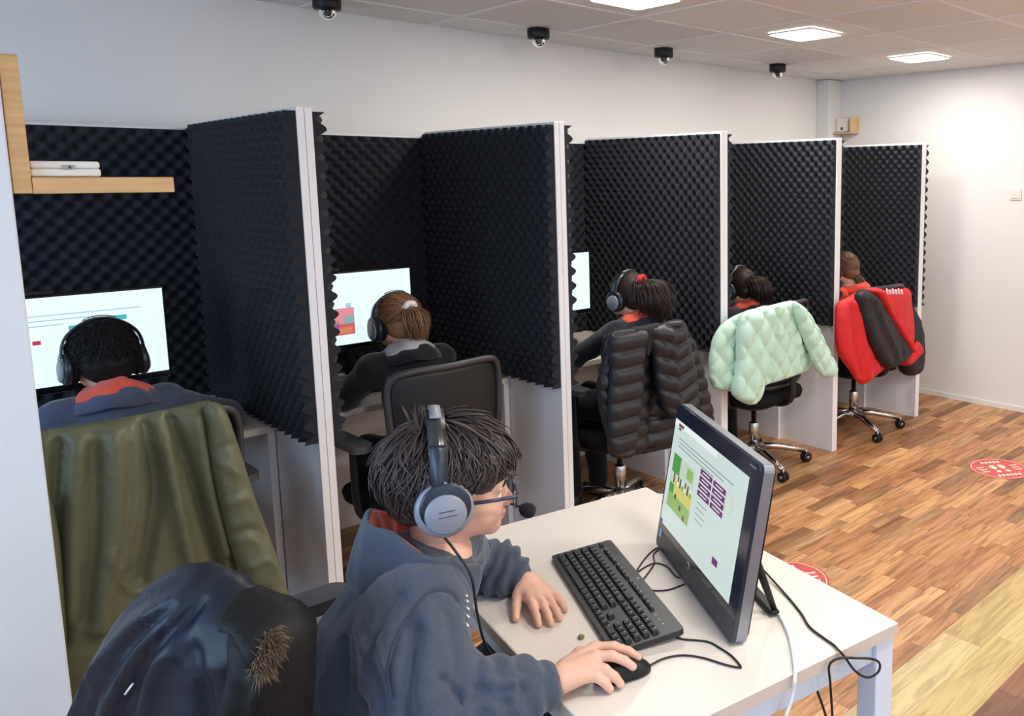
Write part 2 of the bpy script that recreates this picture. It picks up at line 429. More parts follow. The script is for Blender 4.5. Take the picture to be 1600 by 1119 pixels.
# ================================================================== foreground desk and what is on it
TA = -0.1698; TC = np.array([0.3254, -1.950]); E1 = np.array([-math.sin(TA), math.cos(TA)]); E2 = np.array([-math.cos(TA), -math.sin(TA)])
TL, TW, TZ = 0.930, 0.652, 0.74
tc2 = TC+E1*TL/2+E2*TW/2
desk = empty('desk', (tc2[0], tc2[1], 0), TA)
tag(desk, 'pale laminate desk with white metal legs in the foreground', 'desk')
dt = MB().box((0, 0, TZ-0.0125), (TW, TL, 0.025), bev=0.0012, seg=1).build('desktop', M_DESK, desk)
for sx in (-1, 1): MB().box((sx*(TW/2+0.0006), 0, TZ-0.0125), (0.0014, TL, 0.0235)).build('edge_strip', M_DESKEDGE, dt)
for sy in (-1, 1): MB().box((0, sy*(TL/2+0.0006), TZ-0.0125), (TW, 0.0014, 0.0235)).build('edge_strip', M_DESKEDGE, dt)
for sx in (-1, 1):
    for sy in (-1, 1): MB().box((sx*(TW/2-0.03), sy*(TL/2-0.03), (TZ-0.026)/2), (0.05, 0.05, TZ-0.027), bev=0.003).build('leg', M_LEGW, desk)
    MB().box((sx*(TW/2-0.03), 0, TZ-0.05), (0.03, TL-0.11, 0.046), bev=0.002).build('side_rail', M_LEGW, desk)
for sy in (-1, 1): MB().box((0, sy*(TL/2-0.03), TZ-0.05), (TW-0.11, 0.03, 0.046), bev=0.002).build('end_rail', M_LEGW, desk)

# ---- all-in-one computer
mA = at_z(1026, 852, TZ); mB = at_z(1146, 1013, TZ)
W_ = mB-mA; MW = float(np.linalg.norm(W_)); W_ = W_/MW; Nn = np.array([-W_[1], W_[0], 0.0])
LEAN = math.radians(10); U_ = math.sin(LEAN)*Nn+math.cos(LEAN)*np.array([0, 0, 1.0])
MH = 0.352
mc = (mA+mB)/2
aio = empty('computer_monitor', (mc[0], mc[1], TZ+0.005), math.atan2(W_[1], W_[0]))
tag(aio, 'all-in-one computer showing a lesson page, standing on the foreground desk', 'computer')
Lm = Matrix.Rotation(-LEAN, 4, 'X')
def on_screen(u, v):
    """pixel -> (across, up) on the leaning front of the computer"""
    nrm = np.cross(W_, U_); r = ray(u, v); o_ = np.array([mc[0], mc[1], TZ])
    p = CAM+r*(np.dot(o_-CAM, nrm)/np.dot(r, nrm))-o_
    return float(p@W_), float(p@U_)
def slab(poly, d0, d1, matl, name, parent=aio, M=Lm):
    """outline (across, up) extruded along depth d0..d1 (positive: away from the viewer)"""
    mm = M @ Matrix(((1, 0, 0, 0), (0, 0, 1, 0), (0, 1, 0, 0), (0, 0, 0, 1)))
    return MB().prism(list(reversed(poly)), d0, d1, mm).build(name, matl, parent)
M_AIO = mat('graphite_shell', srgb(64, 66, 72), 0.35, 0.3)
M_SIDE = mat('silver_trim', srgb(150, 152, 158), 0.3, 0.7)
M_BEZEL = mat('blue_black_bezel', srgb(30, 34, 52), 0.16, coat=0.4)
body = slab(rrect(MW, MH, 0.014, 4, 0, MH/2), 0.004, 0.026, M_SIDE, 'front_shell')
slab(rrect(MW-0.060, MH-0.09, 0.03, 4, 0, MH/2+0.005), 0.026, 0.046, M_BLACK, 'rear_shell')
slab(rrect(MW-0.006, MH-0.012, 0.014, 4, 0, MH/2+0.003), 0.026, 0.030, M_BLACK, 'rear_shell')
slab(rrect(MW-0.003, 0.075, 0.012, 4, 0, 0.038), -0.003, 0.006, M_AIO, 'chin')
sTL = on_screen(1059, 654); sTR = on_screen(1173, 752); sBR = on_screen(1141, 950); sBL = on_screen(1035, 815)
sx0 = (sTL[0]+sBL[0])/2; sx1 = (sTR[0]+sBR[0])/2; sy0 = (sBL[1]+sBR[1])/2; sy1 = (sTL[1]+sTR[1])/2
bz = slab([(-MW/2+0.002, sy0-0.016), (MW/2-0.002, sy0-0.016), (MW/2-0.002, MH-0.012), (MW/2-0.014, MH-0.002), (-MW/2+0.014, MH-0.002), (-MW/2+0.002, MH-0.012)], -0.0035, 0.006, M_BEZEL, 'bezel')
def screen_mat(name, c, e=0.74): return mat(name, (c[0]*0.2, c[1]*0.2, c[2]*0.2, 1), 0.3, emit=(c, e), spec=0.3)
E_BG = screen_mat('screen_page', srgb(208, 222, 216), 0.74)
disp = slab([(sx0, sy0), (sx1, sy0), (sx1, sy1), (sx0, sy1)], -0.0042, -0.003, E_BG, 'display')
SW, SH = sx1-sx0, sy1-sy0
def scr(a0, b0, a1, b1, matl, name='page_block', d=-0.0046):
    """block in screen fractions, origin top left"""
    return slab([(sx0+a0*SW, sy1-b1*SH), (sx0+a1*SW, sy1-b1*SH), (sx0+a1*SW, sy1-b0*SH), (sx0+a0*SW, sy1-b0*SH)], d, -0.0042, matl, name, disp)
E_GRN = screen_mat('screen_grass', srgb(150, 186, 110)); E_TREE = screen_mat('screen_tree', srgb(84, 152, 84)); E_SKY = screen_mat('screen_sky', srgb(196, 214, 190))
E_SAND = screen_mat('screen_sand', srgb(214, 206, 120)); E_PUR = screen_mat('screen_purple', srgb(112, 52, 112)); E_TXT = screen_mat('screen_text', srgb(120, 130, 134)); E_BRN = screen_mat('screen_brown', srgb(110, 84, 70)); E_DRK = screen_mat('screen_dark', srgb(70, 74, 84)); E_WHT = screen_mat('screen_white', srgb(236, 240, 238)); E_BLU = screen_mat('screen_blue', srgb(66, 90, 170))
scr(0.0, 0.0, 0.62, 0.055, E_WHT, 'page_header'); scr(0.06, 0.02, 0.14, 0.05, E_BRN, 'page_header', -0.0048); scr(0.07, 0.055, 0.10, 0.08, E_DRK, 'page_header', -0.0048)
for k in range(3): scr(0.10, 0.145+0.035*k, 0.86-0.12*k, 0.152+0.035*k, E_TXT, 'text_line')
pic = (0.055, 0.30, 0.395, 0.80)
scr(*pic, E_SKY, 'picture')
def pr_(a0, b0, a1, b1, m, d): scr(pic[0]+a0*(pic[2]-pic[0]), pic[1]+b0*(pic[3]-pic[1]), pic[0]+a1*(pic[2]-pic[0]), pic[1]+b1*(pic[3]-pic[1]), m, 'picture_detail', d)
pr_(0, 0.72, 1, 1, E_GRN, -0.0047); pr_(0.2, 0.44, 1, 0.74, E_SAND, -0.0047); pr_(0.02, 0.0, 0.36, 0.34, E_TREE, -0.0048); pr_(0.14, 0.30, 0.2, 0.52, E_BRN, -0.0048); pr_(0.02, 0.55, 0.22, 0.72, E_TREE, -0.0049)
for k, a in enumerate((0.34, 0.44, 0.55, 0.66, 0.78, 0.9)):
    pr_(a, 0.34+0.01*(k % 3), a+0.05, 0.44, (E_BRN, E_DRK, E_WHT)[k % 3], -0.0049); pr_(a, 0.44, a+0.05, 0.52, (E_WHT, E_DRK, E_TREE)[k % 3], -0.0049)
for k, (a, b) in enumerate(((0.3, 0.68), (0.55, 0.8), (0.75, 0.9))): pr_(a, b, a+0.08, b+0.09, E_BRN, -0.0049)
pr_(0.66, 0.06, 0.92, 0.26, E_GRN, -0.0047)
for c_ in range(2):
    for r_ in range(4):
        a0 = 0.455+c_*0.175; b0 = 0.235+r_*0.062
        scr(a0, b0, a0+0.158, b0+0.045, E_PUR, 'answer_button'); scr(a0+0.03, b0+0.017, a0+0.125, b0+0.026, E_WHT, 'button_text', -0.0049)
for k in range(4): scr(0.47, 0.52+0.05*k, 0.60-0.02*(k % 2), 0.526+0.05*k, E_TXT, 'text_line')
scr(0.755, 0.80, 0.82, 0.855, E_PUR, 'next_button'); scr(0.0, 0.965, 0.04, 1.0, E_BLU, 'taskbar_icon')
ring = MB()
cx_, cz_ = sx0+0.84*SW, sy1-0.31*SH
ring.tube([Lm@Vector((cx_+0.02*math.cos(t), -0.005, cz_+0.02*math.sin(t))) for t in np.linspace(0, 2*math.pi, 25)], 0.0008, 4)
ring.build('timer_ring', screen_mat('screen_timer', srgb(196, 196, 150)), disp)
MB().lathe([(0.0001, 0), (0.0035, 0), (0.0035, 0.0012), (0.0001, 0.0012)], Lm@Vector((0, -0.0035, MH-0.016)), Lm.to_3x3()@Vector((0, -1, 0)), 16).build('webcam_lens', M_BLACKG, aio)
# maker's mark, side marks
M_MARK = mat('mark_silver', srgb(196, 198, 204), 0.3, 0.6)
def text_mesh(txt, size, extr=0.0004, shear=0.0):
    cu = bpy.data.curves.new('t', 'FONT'); cu.body = txt; cu.size = size; cu.extrude = extr; cu.align_x = 'CENTER'; cu.align_y = 'CENTER'; cu.shear = shear; cu.resolution_u = 3
    o = bpy.data.objects.new('t', cu); COL.objects.link(o); bpy.context.view_layer.update()
    me = bpy.data.meshes.new_from_object(o.evaluated_get(bpy.context.evaluated_depsgraph_get()))
    bpy.data.objects.remove(o, do_unlink=True); me.materials.clear(); return me
lg = on_screen(1077, 887)
lo_ = MB().lathe([(0.0001, 0), (0.0088, 0), (0.0088, 0.001), (0.0001, 0.001)], Lm@Vector((lg[0], -0.003, lg[1])), Lm.to_3x3()@Vector((0, -1, 0)), 24).build('round_logo', M_MARK, aio)
t_ = link('logo_letters', text_mesh('hp', 0.013, 0.0004, 0.25), M_BLACKG, lo_); t_.matrix_local = Lm @ Matrix.Translation((lg[0], -0.0043, lg[1])) @ Matrix.Rotation(math.radians(90), 4, 'X')
nm = MB().box(Lm@Vector((MW/2-0.035, -0.0037, MH-0.013)), (0.03, 0.0006, 0.003), (-LEAN, 0, 0)).build('model_mark', M_MARK, aio)
stc = on_screen(1034, 829); sk_ = MB().box(Lm@Vector((stc[0]+0.006, -0.0038, stc[1]-0.008)), (0.017, 0.0006, 0.02), (-LEAN, 0, 0)).build('sticker', screen_mat('sticker_blue', srgb(140, 160, 214), 0.05), aio)
sk_.data.materials.clear(); sk_.data.materials.append(mat('sticker_paper', srgb(176, 188, 222), 0.5))
# kick-stand at the back
st = MB()
for s_ in (-1, 1):
    st.tube([(s_*0.16, 0.055, 0.20), (s_*0.16, 0.105, 0.06), (s_*0.16, 0.125, 0.006)], [0.010, 0.008, 0.006], 8)
st.box((0, 0.122, 0.005), (0.34, 0.02, 0.008), bev=0.003).build('kickstand', M_BLACK, aio)

# ---- keyboard
kfl = at_z(865, 866, TZ+0.02); kbr = at_z(1064, 980, TZ+0.02); kbl = at_z(950, 842, TZ+0.02)
kc = (kfl+kbr)/2; kd = kbr-kbl; kang = math.atan2(kd[1], kd[0])
KL, KD = 0.444, 0.146
kb = empty('keyboard', (kc[0], kc[1], TZ), kang)
tag(kb, 'black full-size keyboard lying on the foreground desk', 'keyboard')
tilt = math.radians(4.5); KM = Matrix.Translation((0, 0, 0.0115)) @ Matrix.Rotation(tilt, 4, 'X')
pb = MB(); pb.prism(rrect(KL, KD, 0.008, 3), -0.006, 0.0055, KM); pb.build('case', mat('keyboard_case', srgb(40, 40, 42), 0.42, var=(20, 0.05)), kb)
for s_ in (-1, 1): MB().box((s_*0.18, KD/2-0.02, 0.0065), (0.03, 0.014, 0.013)).build('foot', M_BLACK, kb)
M_KEY = mat('keycap', srgb(34, 34, 36), 0.5, var=(90, 0.12)); M_KPRT = mat('keycap_print', srgb(176, 176, 176), 0.6)
key_cache = {}
def key(x, y, w, h=0.0165):
    kk = (round(w, 4), round(h, 4))
    if kk not in key_cache:
        m = MB(); a = (w-0.0026)/2; b = (h-0.0026)/2; t = 0.0016
        V = [(-a, -b, 0), (a, -b, 0), (a, b, 0), (-a, b, 0), (-a+t, -b+t, 0.0062), (a-t, -b+t, 0.0062), (a-t, b-t, 0.0062), (-a+t, b-t, 0.0062)]
        m.add(V, [(3, 2, 1, 0), (4, 5, 6, 7), (0, 1, 5, 4), (1, 2, 6, 5), (2, 3, 7, 6), (3, 0, 4, 7)])
        n0 = len(m.F); px_ = -a+0.0045; m.add([(px_-0.0012, 0.001, 0.00635), (px_+0.0012, 0.001, 0.00635), (px_+0.0012, 0.0042, 0.00635), (px_-0.0012, 0.0042, 0.00635)], [(0, 1, 2, 3)])
        me = m.mesh('key'); me.materials.append(M_KEY); me.materials.append(M_KPRT); me.polygons[n0].material_index = 1
        key_cache[kk] = me
    o = bpy.data.objects.new('key', key_cache[kk]); COL.objects.link(o); o.parent = kb
    o.matrix_local = KM @ Matrix.Translation((x, y, 0.0056))
U = 0.0187; kx0 = -KL/2+0.011; ky0 = -KD/2+0.018
rows = [[1.25, 1.25, 1.25, 6.25, 1.25, 1.25, 1.25, 1.25], [1.25]+[1]*11+[2.75], [1.75]+[1]*12+[1.25], [1.5]+[1]*12+[1.5], [1]*13+[2]]
for r_, ws in enumerate(rows):
    x = kx0
    for w in ws: key(x+w*U/2, ky0+r_*0.0185, w*U); x += w*U
fy = ky0+5*0.0185+0.006
for k, x in enumerate([0, 2, 3, 4, 5, 6.5, 7.5, 8.5, 9.5, 11, 12, 13, 14]): key(kx0+(x+0.5)*U, fy, U, 0.011)
nx0 = kx0+15.25*U
for k in range(3):
    key(nx0+(k+0.5)*U, fy, U, 0.011); key(nx0+(k+0.5)*U, ky0+4*0.0185, U); key(nx0+(k+0.5)*U, ky0+3*0.0185, U); key(nx0+(k+0.5)*U, ky0, U)
key(nx0+1.5*U, ky0+0.0185, U)
px0 = nx0+3.25*U
for r_ in range(5):
    for c_ in range(4):
        if r_ == 0 and c_ == 1: continue
        w = 2*U if (r_ == 0 and c_ == 0) else U
        key(px0+c_*U+w/2, ky0+r_*0.0185, w)
for k in range(3): MB().box(KM@Vector((px0+(0.6+k)*U, fy, 0.0058)), (0.003, 0.0015, 0.0006)).build('status_light', M_MARK, kb)
MB().lathe([(0.0001, 0), (0.004, 0), (0.004, 0.0005), (0.0001, 0.0005)], KM@Vector((-0.01, KD/2-0.009, 0.0056)), (0, 0, 1), 16).build('round_logo', M_MARK, kb)

# ---- mouse
ms_c = np.array([-0.168, -1.683, TZ]); ms_a = math.atan2(-0.30, 0.95)
mouse = empty('computer_mouse', tuple(ms_c), ms_a)
tag(mouse, 'black wired mouse under the boy\'s right hand on the foreground desk', 'mouse')
nu, nv = 18, 12; V = []; Fc = []
for i in range(nu+1):
    t = i/nu; x = -0.055+0.11*t
    prof = math.sin(math.pi*min(0.999, max(0.001, t)))**0.45
    hw = 0.031*prof*(0.92+0.12*math.cos(2*math.pi*t)); hz = (0.036*(1-0.55*(t-0.32)**2*2.2))*prof**0.8
    for j in range(nv+1):
        a = math.pi*j/nv; V.append((x, hw*math.cos(a), max(0.002, 0.004+hz*math.sin(a)**0.7)))
for i in range(nu):
    for j in range(nv): Fc.append((i*(nv+1)+j, i*(nv+1)+j+1, (i+1)*(nv+1)+j+1, (i+1)*(nv+1)+j))
Fc.append(tuple(i*(nv+1) for i in range(nu+1))+tuple(i*(nv+1)+nv for i in range(nu, -1, -1)))
link('body', mesh('body', V, Fc, True), M_BLACK, mouse)
MB().lathe([(0.002, -0.0035), (0.009, -0.0035), (0.010, 0), (0.009, 0.0035), (0.002, 0.0035)], (0.030, 0, 0.0225), (0, 1, 0), 20).build('scroll_wheel', M_GREYP, mouse)

# ---- cables
M_CABLE = mat('black_cable', srgb(22, 22, 24), 0.5); M_CABLEW = mat('white_cable', srgb(226, 226, 224), 0.45)
def cable(pts, r, matl, label, name='cable'):
    o = MB().tube(spline(pts, 6), r, 7).build(name, matl); tag(o, label, 'cable', 'cables of the foreground computer'); return o
def tab(L_, ox, oy, sc_, r): return [at_z(ox+u/sc_, oy+v/sc_, TZ+r) for u, v in L_]
cable(tab([(40, 425), (65, 415), (150, 375), (260, 358), (380, 375), (500, 412), (585, 431), (599, 424), (545, 362), (470, 312), (415, 282), (350, 270), (250, 262), (212, 246)], 1000, 930, 3.81, 0.0022), 0.0019, M_CABLE, 'thin black mouse cable looping on the desk below the computer')
cable(tab([(350, 650), (390, 590), (425, 556), (452, 548)], 840, 620, 2.33, 0.002), 0.0017, M_CABLE, 'short black cable from the keyboard to the far end of the computer')
cable(tab([(372, 680), (398, 648), (424, 608), (422, 575), (440, 556)], 840, 620, 2.33, 0.0021), 0.0017, M_CABLE, 'black cable bent sharply between keyboard and computer')
cable(tab([(362, 640), (395, 618), (430, 606), (470, 618), (500, 652), (520, 660)], 840, 620, 2.33, 0.0022), 0.0017, M_CABLE, 'black cable arching towards the middle of the computer')
cable(tab([(405, 700), (430, 706), (480, 702), (535, 682)], 840, 620, 2.33, 0.002), 0.0017, M_CABLE, 'lowest black cable between keyboard and computer')
eN = np.array([-E1[0], -E1[1], 0.0]); c3 = np.array([TC[0], TC[1], 0.0])
def endp(u, v, off):
    r = ray(u, v); o_ = c3+eN*off; return CAM+r*(np.dot(o_-CAM, eN)/np.dot(r, eN))
def z6(L_): return [(1000+u/3.81, 930+v/3.81) for u, v in L_]
P1_ = [at_z(1183, 880, TZ+0.01)]+[at_z(u, v, TZ+0.003) for u, v in z6([(870, 0), (960, 110), (1010, 190), (1100, 260), (1150, 295)])]+[at_z(u, v, TZ+0.004) for u, v in z6([(1180, 325), (1197, 343)])]+[endp(u, v, o_) for (u, v), o_ in zip(z6([(1222, 372), (1270, 440), (1320, 480), (1370, 488), (1420, 455), (1425, 405), (1380, 380), (1290, 375), (1215, 373), (1160, 385), (1125, 425), (1132, 520), (1145, 720), (1150, 850)]), (0.006, 0.012, 0.016, 0.02, 0.024, 0.026, 0.026, 0.024, 0.020, 0.016, 0.012, 0.010, 0.010, 0.010))]
cable(P1_, 0.0024, M_CABLE, 'black power cable crossing the desk corner and looping over its edge')
cable([at_z(*p, TZ+0.0045) for p in z6([(655, -40), (720, 0), (775, 50), (830, 118), (885, 230), (908, 330)])]+[at_z(*z6([(922, 430)])[0], TZ+0.005)]+[endp(u, v, 0.010) for u, v in z6([(921, 500), (915, 570), (895, 645), (868, 720), (840, 800)])], 0.0036, M_CABLEW, 'white cable running from the computer over the desk edge')
cable([endp(u, v, -0.06) for u, v in z6([(1030, 480), (1055, 570), (1080, 640), (1108, 725), (1130, 800)])], 0.0026, M_CABLE, 'black cable hanging straight under the desk rail')
# ---- small green sweet
o = MB().lathe([(0.0003, -0.0035), (0.0045, -0.003), (0.0068, 0), (0.0045, 0.003), (0.0003, 0.0035)], at_z(908, 995, TZ+0.0037), (0, 0, 1), 16).build('sweet', mat('olive_sweet', srgb(122, 124, 66), 0.5, var=(300, 0.2)))
tag(o, 'small round olive-green sweet lying beside the keyboard', 'sweet')

# ================================================================== fittings on ceiling and walls
M_DOME = mat('clear_dome', (0.9, 0.9, 0.9, 1), 0.05, trans=1.0)
cam_lab = ['black dome camera cut by the top edge above the first partition', 'black dome camera left of the ceiling light cut by the top edge', 'black dome camera third along the wall', 'black dome camera nearest the far corner']
for k, (u, v) in enumerate(((510, -4), (841, 45), (1037, 76), (1215, 101))):
    p = at_z(u, v, ZC)
    r = empty('security_camera', (p[0], p[1], ZC)); tag(r, cam_lab[k], 'camera', 'dome cameras under the ceiling')
    MB().lathe([(0.054, 0.0), (0.056, -0.004), (0.056, -0.044), (0.052, -0.050), (0.040, -0.052)], (0, 0, 0), n=28).build('housing', M_BLACK, r)
    MB().lathe([(0.036, -0.052)]+[(0.036*math.cos(a), -0.056-0.036*math.sin(a)) for a in np.linspace(0, 1.5, 8)], (0, 0, 0), n=24).build('dome', M_DOME, r)
    MB().lathe([(0.0005, -0.052), (0.022, -0.054), (0.026, -0.068), (0.018, -0.082), (0.0005, -0.085)], (0, 0, 0), n=18).build('lens_ball', M_BLACKG, r)
    MB().lathe([(0.009, -0.003), (0.010, 0.004), (0.0005, 0.005)], (-0.014, -0.018, -0.070), (-0.6, -0.75, -0.3), n=14).build('lens', M_GREYP, r)
# light switch
sw = empty('light_switch', (XE-0.001, -0.374, 1.511)); tag(sw, 'white light switch on the end wall', 'switch')
MB().box((-0.004, 0, 0), (0.008, 0.08, 0.08), bev=0.003).build('plate', M_IVORY, sw); MB().box((-0.010, 0, 0), (0.005, 0.056, 0.058), bev=0.002).build('rocker', M_IVORY, sw)
# small shelf with router on the end wall
M_SHELFW = mat('pale_beech', srgb(206, 172, 130), 0.5, var=(10, 0.1), stretch=(1, 8, 1))
rs = empty('wall_shelf', (XE, 1.02, 1.965)); tag(rs, 'small wooden bracket shelf high on the end wall', 'shelf')
MB().box((-0.06, 0.0, 0.006), (0.118, 0.25, 0.012), bev=0.002).build('board', M_SHELFW, rs); MB().box((-0.06, -0.119, 0.070), (0.118, 0.012, 0.116), bev=0.002).build('upright', M_SHELFW, rs)
ro = empty('router', (XE-0.06, 1.0, 1.978)); tag(ro, 'small white router on the bracket shelf of the end wall', 'router')
MB().box((0, 0, 0.055), (0.05, 0.12, 0.108), bev=0.012, seg=3).build('case', M_IVORY, ro); MB().box((-0.0255, 0.0, 0.028), (0.002, 0.022, 0.02)).build('mark', M_GREYP, ro)
# bracket shelf on the column
XS = -0.7945
ps = empty('bracket_shelf', (XS, -0.45, 1.597)); tag(ps, 'L-shaped beech bracket shelf fixed to the white column', 'shelf')
MB().box((0.0165, 0, 0.140), (0.031, 0.19, 0.278), bev=0.0015, seg=1).build('upright', M_WOOD, ps)
MB().box((0.1595, 0, 0.017), (0.253, 0.19, 0.034), bev=0.0015, seg=1).build('board', mat('beech_board_flat', srgb(208, 164, 108), 0.5, var=(8, 0.12), stretch=(1, 8, 8)), ps)
bxo = empty('plastic_case', (-0.700, -0.455, 1.6315)); tag(bxo, 'flat ivory plastic case with a latch on the bracket shelf', 'case')
MB().box((0, 0, 0.009), (0.122, 0.14, 0.0172), bev=0.005, seg=3).build('base', M_IVORY, bxo); MB().box((0, 0, 0.0255), (0.120, 0.138, 0.0155), bev=0.005, seg=3).build('lid', M_IVORY, bxo)
lt = MB().box((0.004, -0.0708, 0.021), (0.021, 0.003, 0.009), bev=0.001).build('latch', mat('latch_grey', srgb(170, 160, 146), 0.5), bxo); MB().lathe([(0.0004, 0), (0.003, 0), (0.003, 0.001), (0.0004, 0.001)], (0.006, -0.0722, 0.0205), (0, -1, 0), 12).build('button', M_GREYP, lt)

# floor stickers
M_STICK = mat('red_sticker', srgb(200, 82, 76), 0.5, var=(14, 0.2)); M_STW = mat('sticker_white', srgb(238, 214, 200), 0.55, var=(50, 0.1))
def sticker(c, r_, ang, label):
    e = empty('floor_sticker', (c[0], c[1], 0.0008), ang); tag(e, label, 'sticker', 'round red floor stickers')
    MB().lathe([(0.0005, 0), (r_, 0), (r_, 0.0006), (0.0005, 0.0006)], n=40, smooth=False).build('disc', M_STICK, e)
    m = MB()
    def bar(x, y, w, h, rot=0): m.box((x, y, 0.0008), (w, h, 0.0004), (0, 0, rot))
    for k in range(40):
        a = 2*math.pi*k/40; bar(0.93*r_*math.cos(a), 0.93*r_*math.sin(a), 0.15*r_, 0.025*r_, a+math.pi/2)
    for y_, n_ in ((0.62, 5), (-0.62, 6)):
        for k in range(n_): bar((k-(n_-1)/2)*0.15*r_, y_*r_, 0.10*r_, 0.16*r_)
    for sx in (-1, 1):
        for (px_, py_, w_, h_) in ((0.16, 0.16, 0.22, 0.40), (0.17, -0.25, 0.17, 0.20)): m.prism([(sx*px_*r_+w_/2*r_*math.cos(t), py_*r_+h_/2*r_*math.sin(t)) for t in np.linspace(0, 2*math.pi, 18)[:-1]], 0.0006, 0.0010)
    for k in range(3): bar(-0.62*r_, (0.2-0.2*k)*r_, 0.28*r_, 0.07*r_); bar(0.62*r_, (0.2-0.2*k)*r_, 0.28*r_, 0.07*r_)
    m.build('print', M_STW, e)
sticker((3.315, -0.862), 0.165, -0.6, 'round red floor sticker with pale footprints near the right edge')
sticker((1.478, -0.79), 0.165, -0.6, 'round red floor sticker half hidden behind the foreground desk')

# ================================================================== monitors in the booths
E_LIT = screen_mat('booth_page', srgb(218, 238, 248), 0.98)
def booth_monitor(rx, y, z1, label, art):
    w, h = 0.532, 0.322
    r = empty('monitor', (rx-w/2, y, 0.75)); tag(r, label, 'monitor', 'booth monitors')
    zc = z1-h/2-0.75
    MB().box((0, 0.018, zc), (w, 0.03, h), bev=0.004).build('case', M_BLACKG, r)
    d_ = MB().box((0, 0.0018, zc+0.008), (w-0.016, 0.002, h-0.032)).build('display', E_LIT, r)
    MB().tube([(0, 0.05, 0.006), (0, 0.05, zc)], 0.02, 10).build('neck', M_BLACK, r); MB().box((0, 0.045, 0.006), (0.22, 0.16, 0.010), bev=0.004).build('foot', M_BLACK, r)
    wc = MB(); wc.box((-0.11, 0.012, zc+h/2+0.008), (0.15, 0.03, 0.014), bev=0.004); wc.build('camera_bar', M_BLACK, r)
    for (x0, z0, x1, z1_, m) in art: MB().box(((x0+x1)/2*w-w/2, 0.0004, zc+h/2-(z0+z1_)/2*h), ((x1-x0)*w, 0.0009, (z1_-z0)*h)).build('page_block', m, d_)
    return r
E_RED = screen_mat('screen_red', srgb(200, 60, 70)); E_PNK = screen_mat('screen_pink', srgb(236, 150, 160)); E_TEAL = screen_mat('screen_teal', srgb(70, 190, 190)); E_SKIN = screen_mat('screen_tan', srgb(226, 160, 120)); E_LIN = screen_mat('screen_line', srgb(160, 186, 200), 1.0)
a1 = [(0.16, 0.20+0.05*k, 0.86-0.2*k, 0.212+0.05*k, E_LIN) for k in range(3)]+[(0.11, 0.08, 0.15, 0.11, E_DRK), (0.13, 0.46, 0.18, 0.475, E_RED), (0.13, 0.50, 0.18, 0.515, E_RED), (0.22, 0.46, 0.25, 0.48, E_DRK), (0.26, 0.44, 0.29, 0.52, E_PNK), (0.30, 0.45, 0.34, 0.49, E_RED), (0.27, 0.5, 0.29, 0.54, E_TREE), (0.66, 0.27, 0.78, 0.32, E_TEAL), (0.48, 0.33, 0.52, 0.38, E_TEAL)]
booth_monitor(-0.278, 0.60, 1.262, 'lit monitor in front of the boy with short black hair', a1)
a2 = [(0.28, 0.46, 0.52, 0.80, E_PNK), (0.28, 0.66, 0.52, 0.80, E_RED), (0.34, 0.50, 0.38, 0.58, E_BRN), (0.33, 0.57, 0.39, 0.66, E_SKIN), (0.32, 0.62, 0.40, 0.72, E_BLU), (0.44, 0.56, 0.52, 0.66, E_TEAL), (0.46, 0.40, 0.50, 0.46, E_LIN), (0.40, 0.70, 0.50, 0.78, E_SAND)]
booth_monitor(float(at_y(641, 419, 0.60)[0])+0.004, 0.60, 1.258, 'lit monitor in front of the girl with the white hair tie', a2)
booth_monitor(float(at_y(921, 396, 0.60)[0])+0.004, 0.60, 1.262, 'lit monitor mostly hidden behind the second partition from the left', [(0.3, 0.2, 0.5, 0.21, E_LIN)])

bw_ = empty('cable_bundle'); tag(bw_, 'grey cable bundle behind the first foam partition in the second booth', 'cable')
for k in range(4): MB().tube(spline([at_y(524, 590+9*k, 0.42), at_y(534, 586+10*k, 0.42), at_y(548, 592+8*k, 0.44), at_y(556, 610+6*k, 0.46)], 5), 0.004, 6).build('wire', mat('wire_grey', srgb(150, 150, 152), 0.5) if k % 2 else M_CABLEW, bw_)
# ================================================================== smooth solids (signed distance fields -> mesh)
def vnoise(P, scale, seed=0):
    """value noise in -1..1 at points P (n,3)"""
    q = np.asarray(P, float)*scale+seed*17.31
    i = np.floor(q).astype(np.int64); f = q-i; f = f*f*(3-2*f)
    def h(a, b, c):
        n = (a*374761393+b*668265263+c*2147483647+seed*1274126177) & 0x7fffffff
        n = ((n ^ (n >> 13))*1274126177) & 0x7fffffff
        return ((n ^ (n >> 16)) & 0xffff)/32767.5-1
    r = 0
    for dx in (0, 1):
        for dy in (0, 1):
            for dz in (0, 1):
                w = (f[:, 0] if dx else 1-f[:, 0])*(f[:, 1] if dy else 1-f[:, 1])*(f[:, 2] if dz else 1-f[:, 2])
                r = r+w*h(i[:, 0]+dx, i[:, 1]+dy, i[:, 2]+dz)
    return r
def v3(*a): return np.array(a, float)
def rc(a, b, ra, rb, k=0.02, sub=False): return ('c', np.asarray(a, float), np.asarray(b, float), ra, rb, k, sub)
def el(c, r, R=None, k=0.02, sub=False): return ('e', np.asarray(c, float), np.asarray(r if hasattr(r, '__len__') else (r, r, r), float), None if R is None else np.asarray(R, float), 0, k, sub)
def chain(pts, rs, k=0.02): return [rc(pts[i], pts[i+1], rs[i], rs[i+1], k) for i in range(len(pts)-1)]
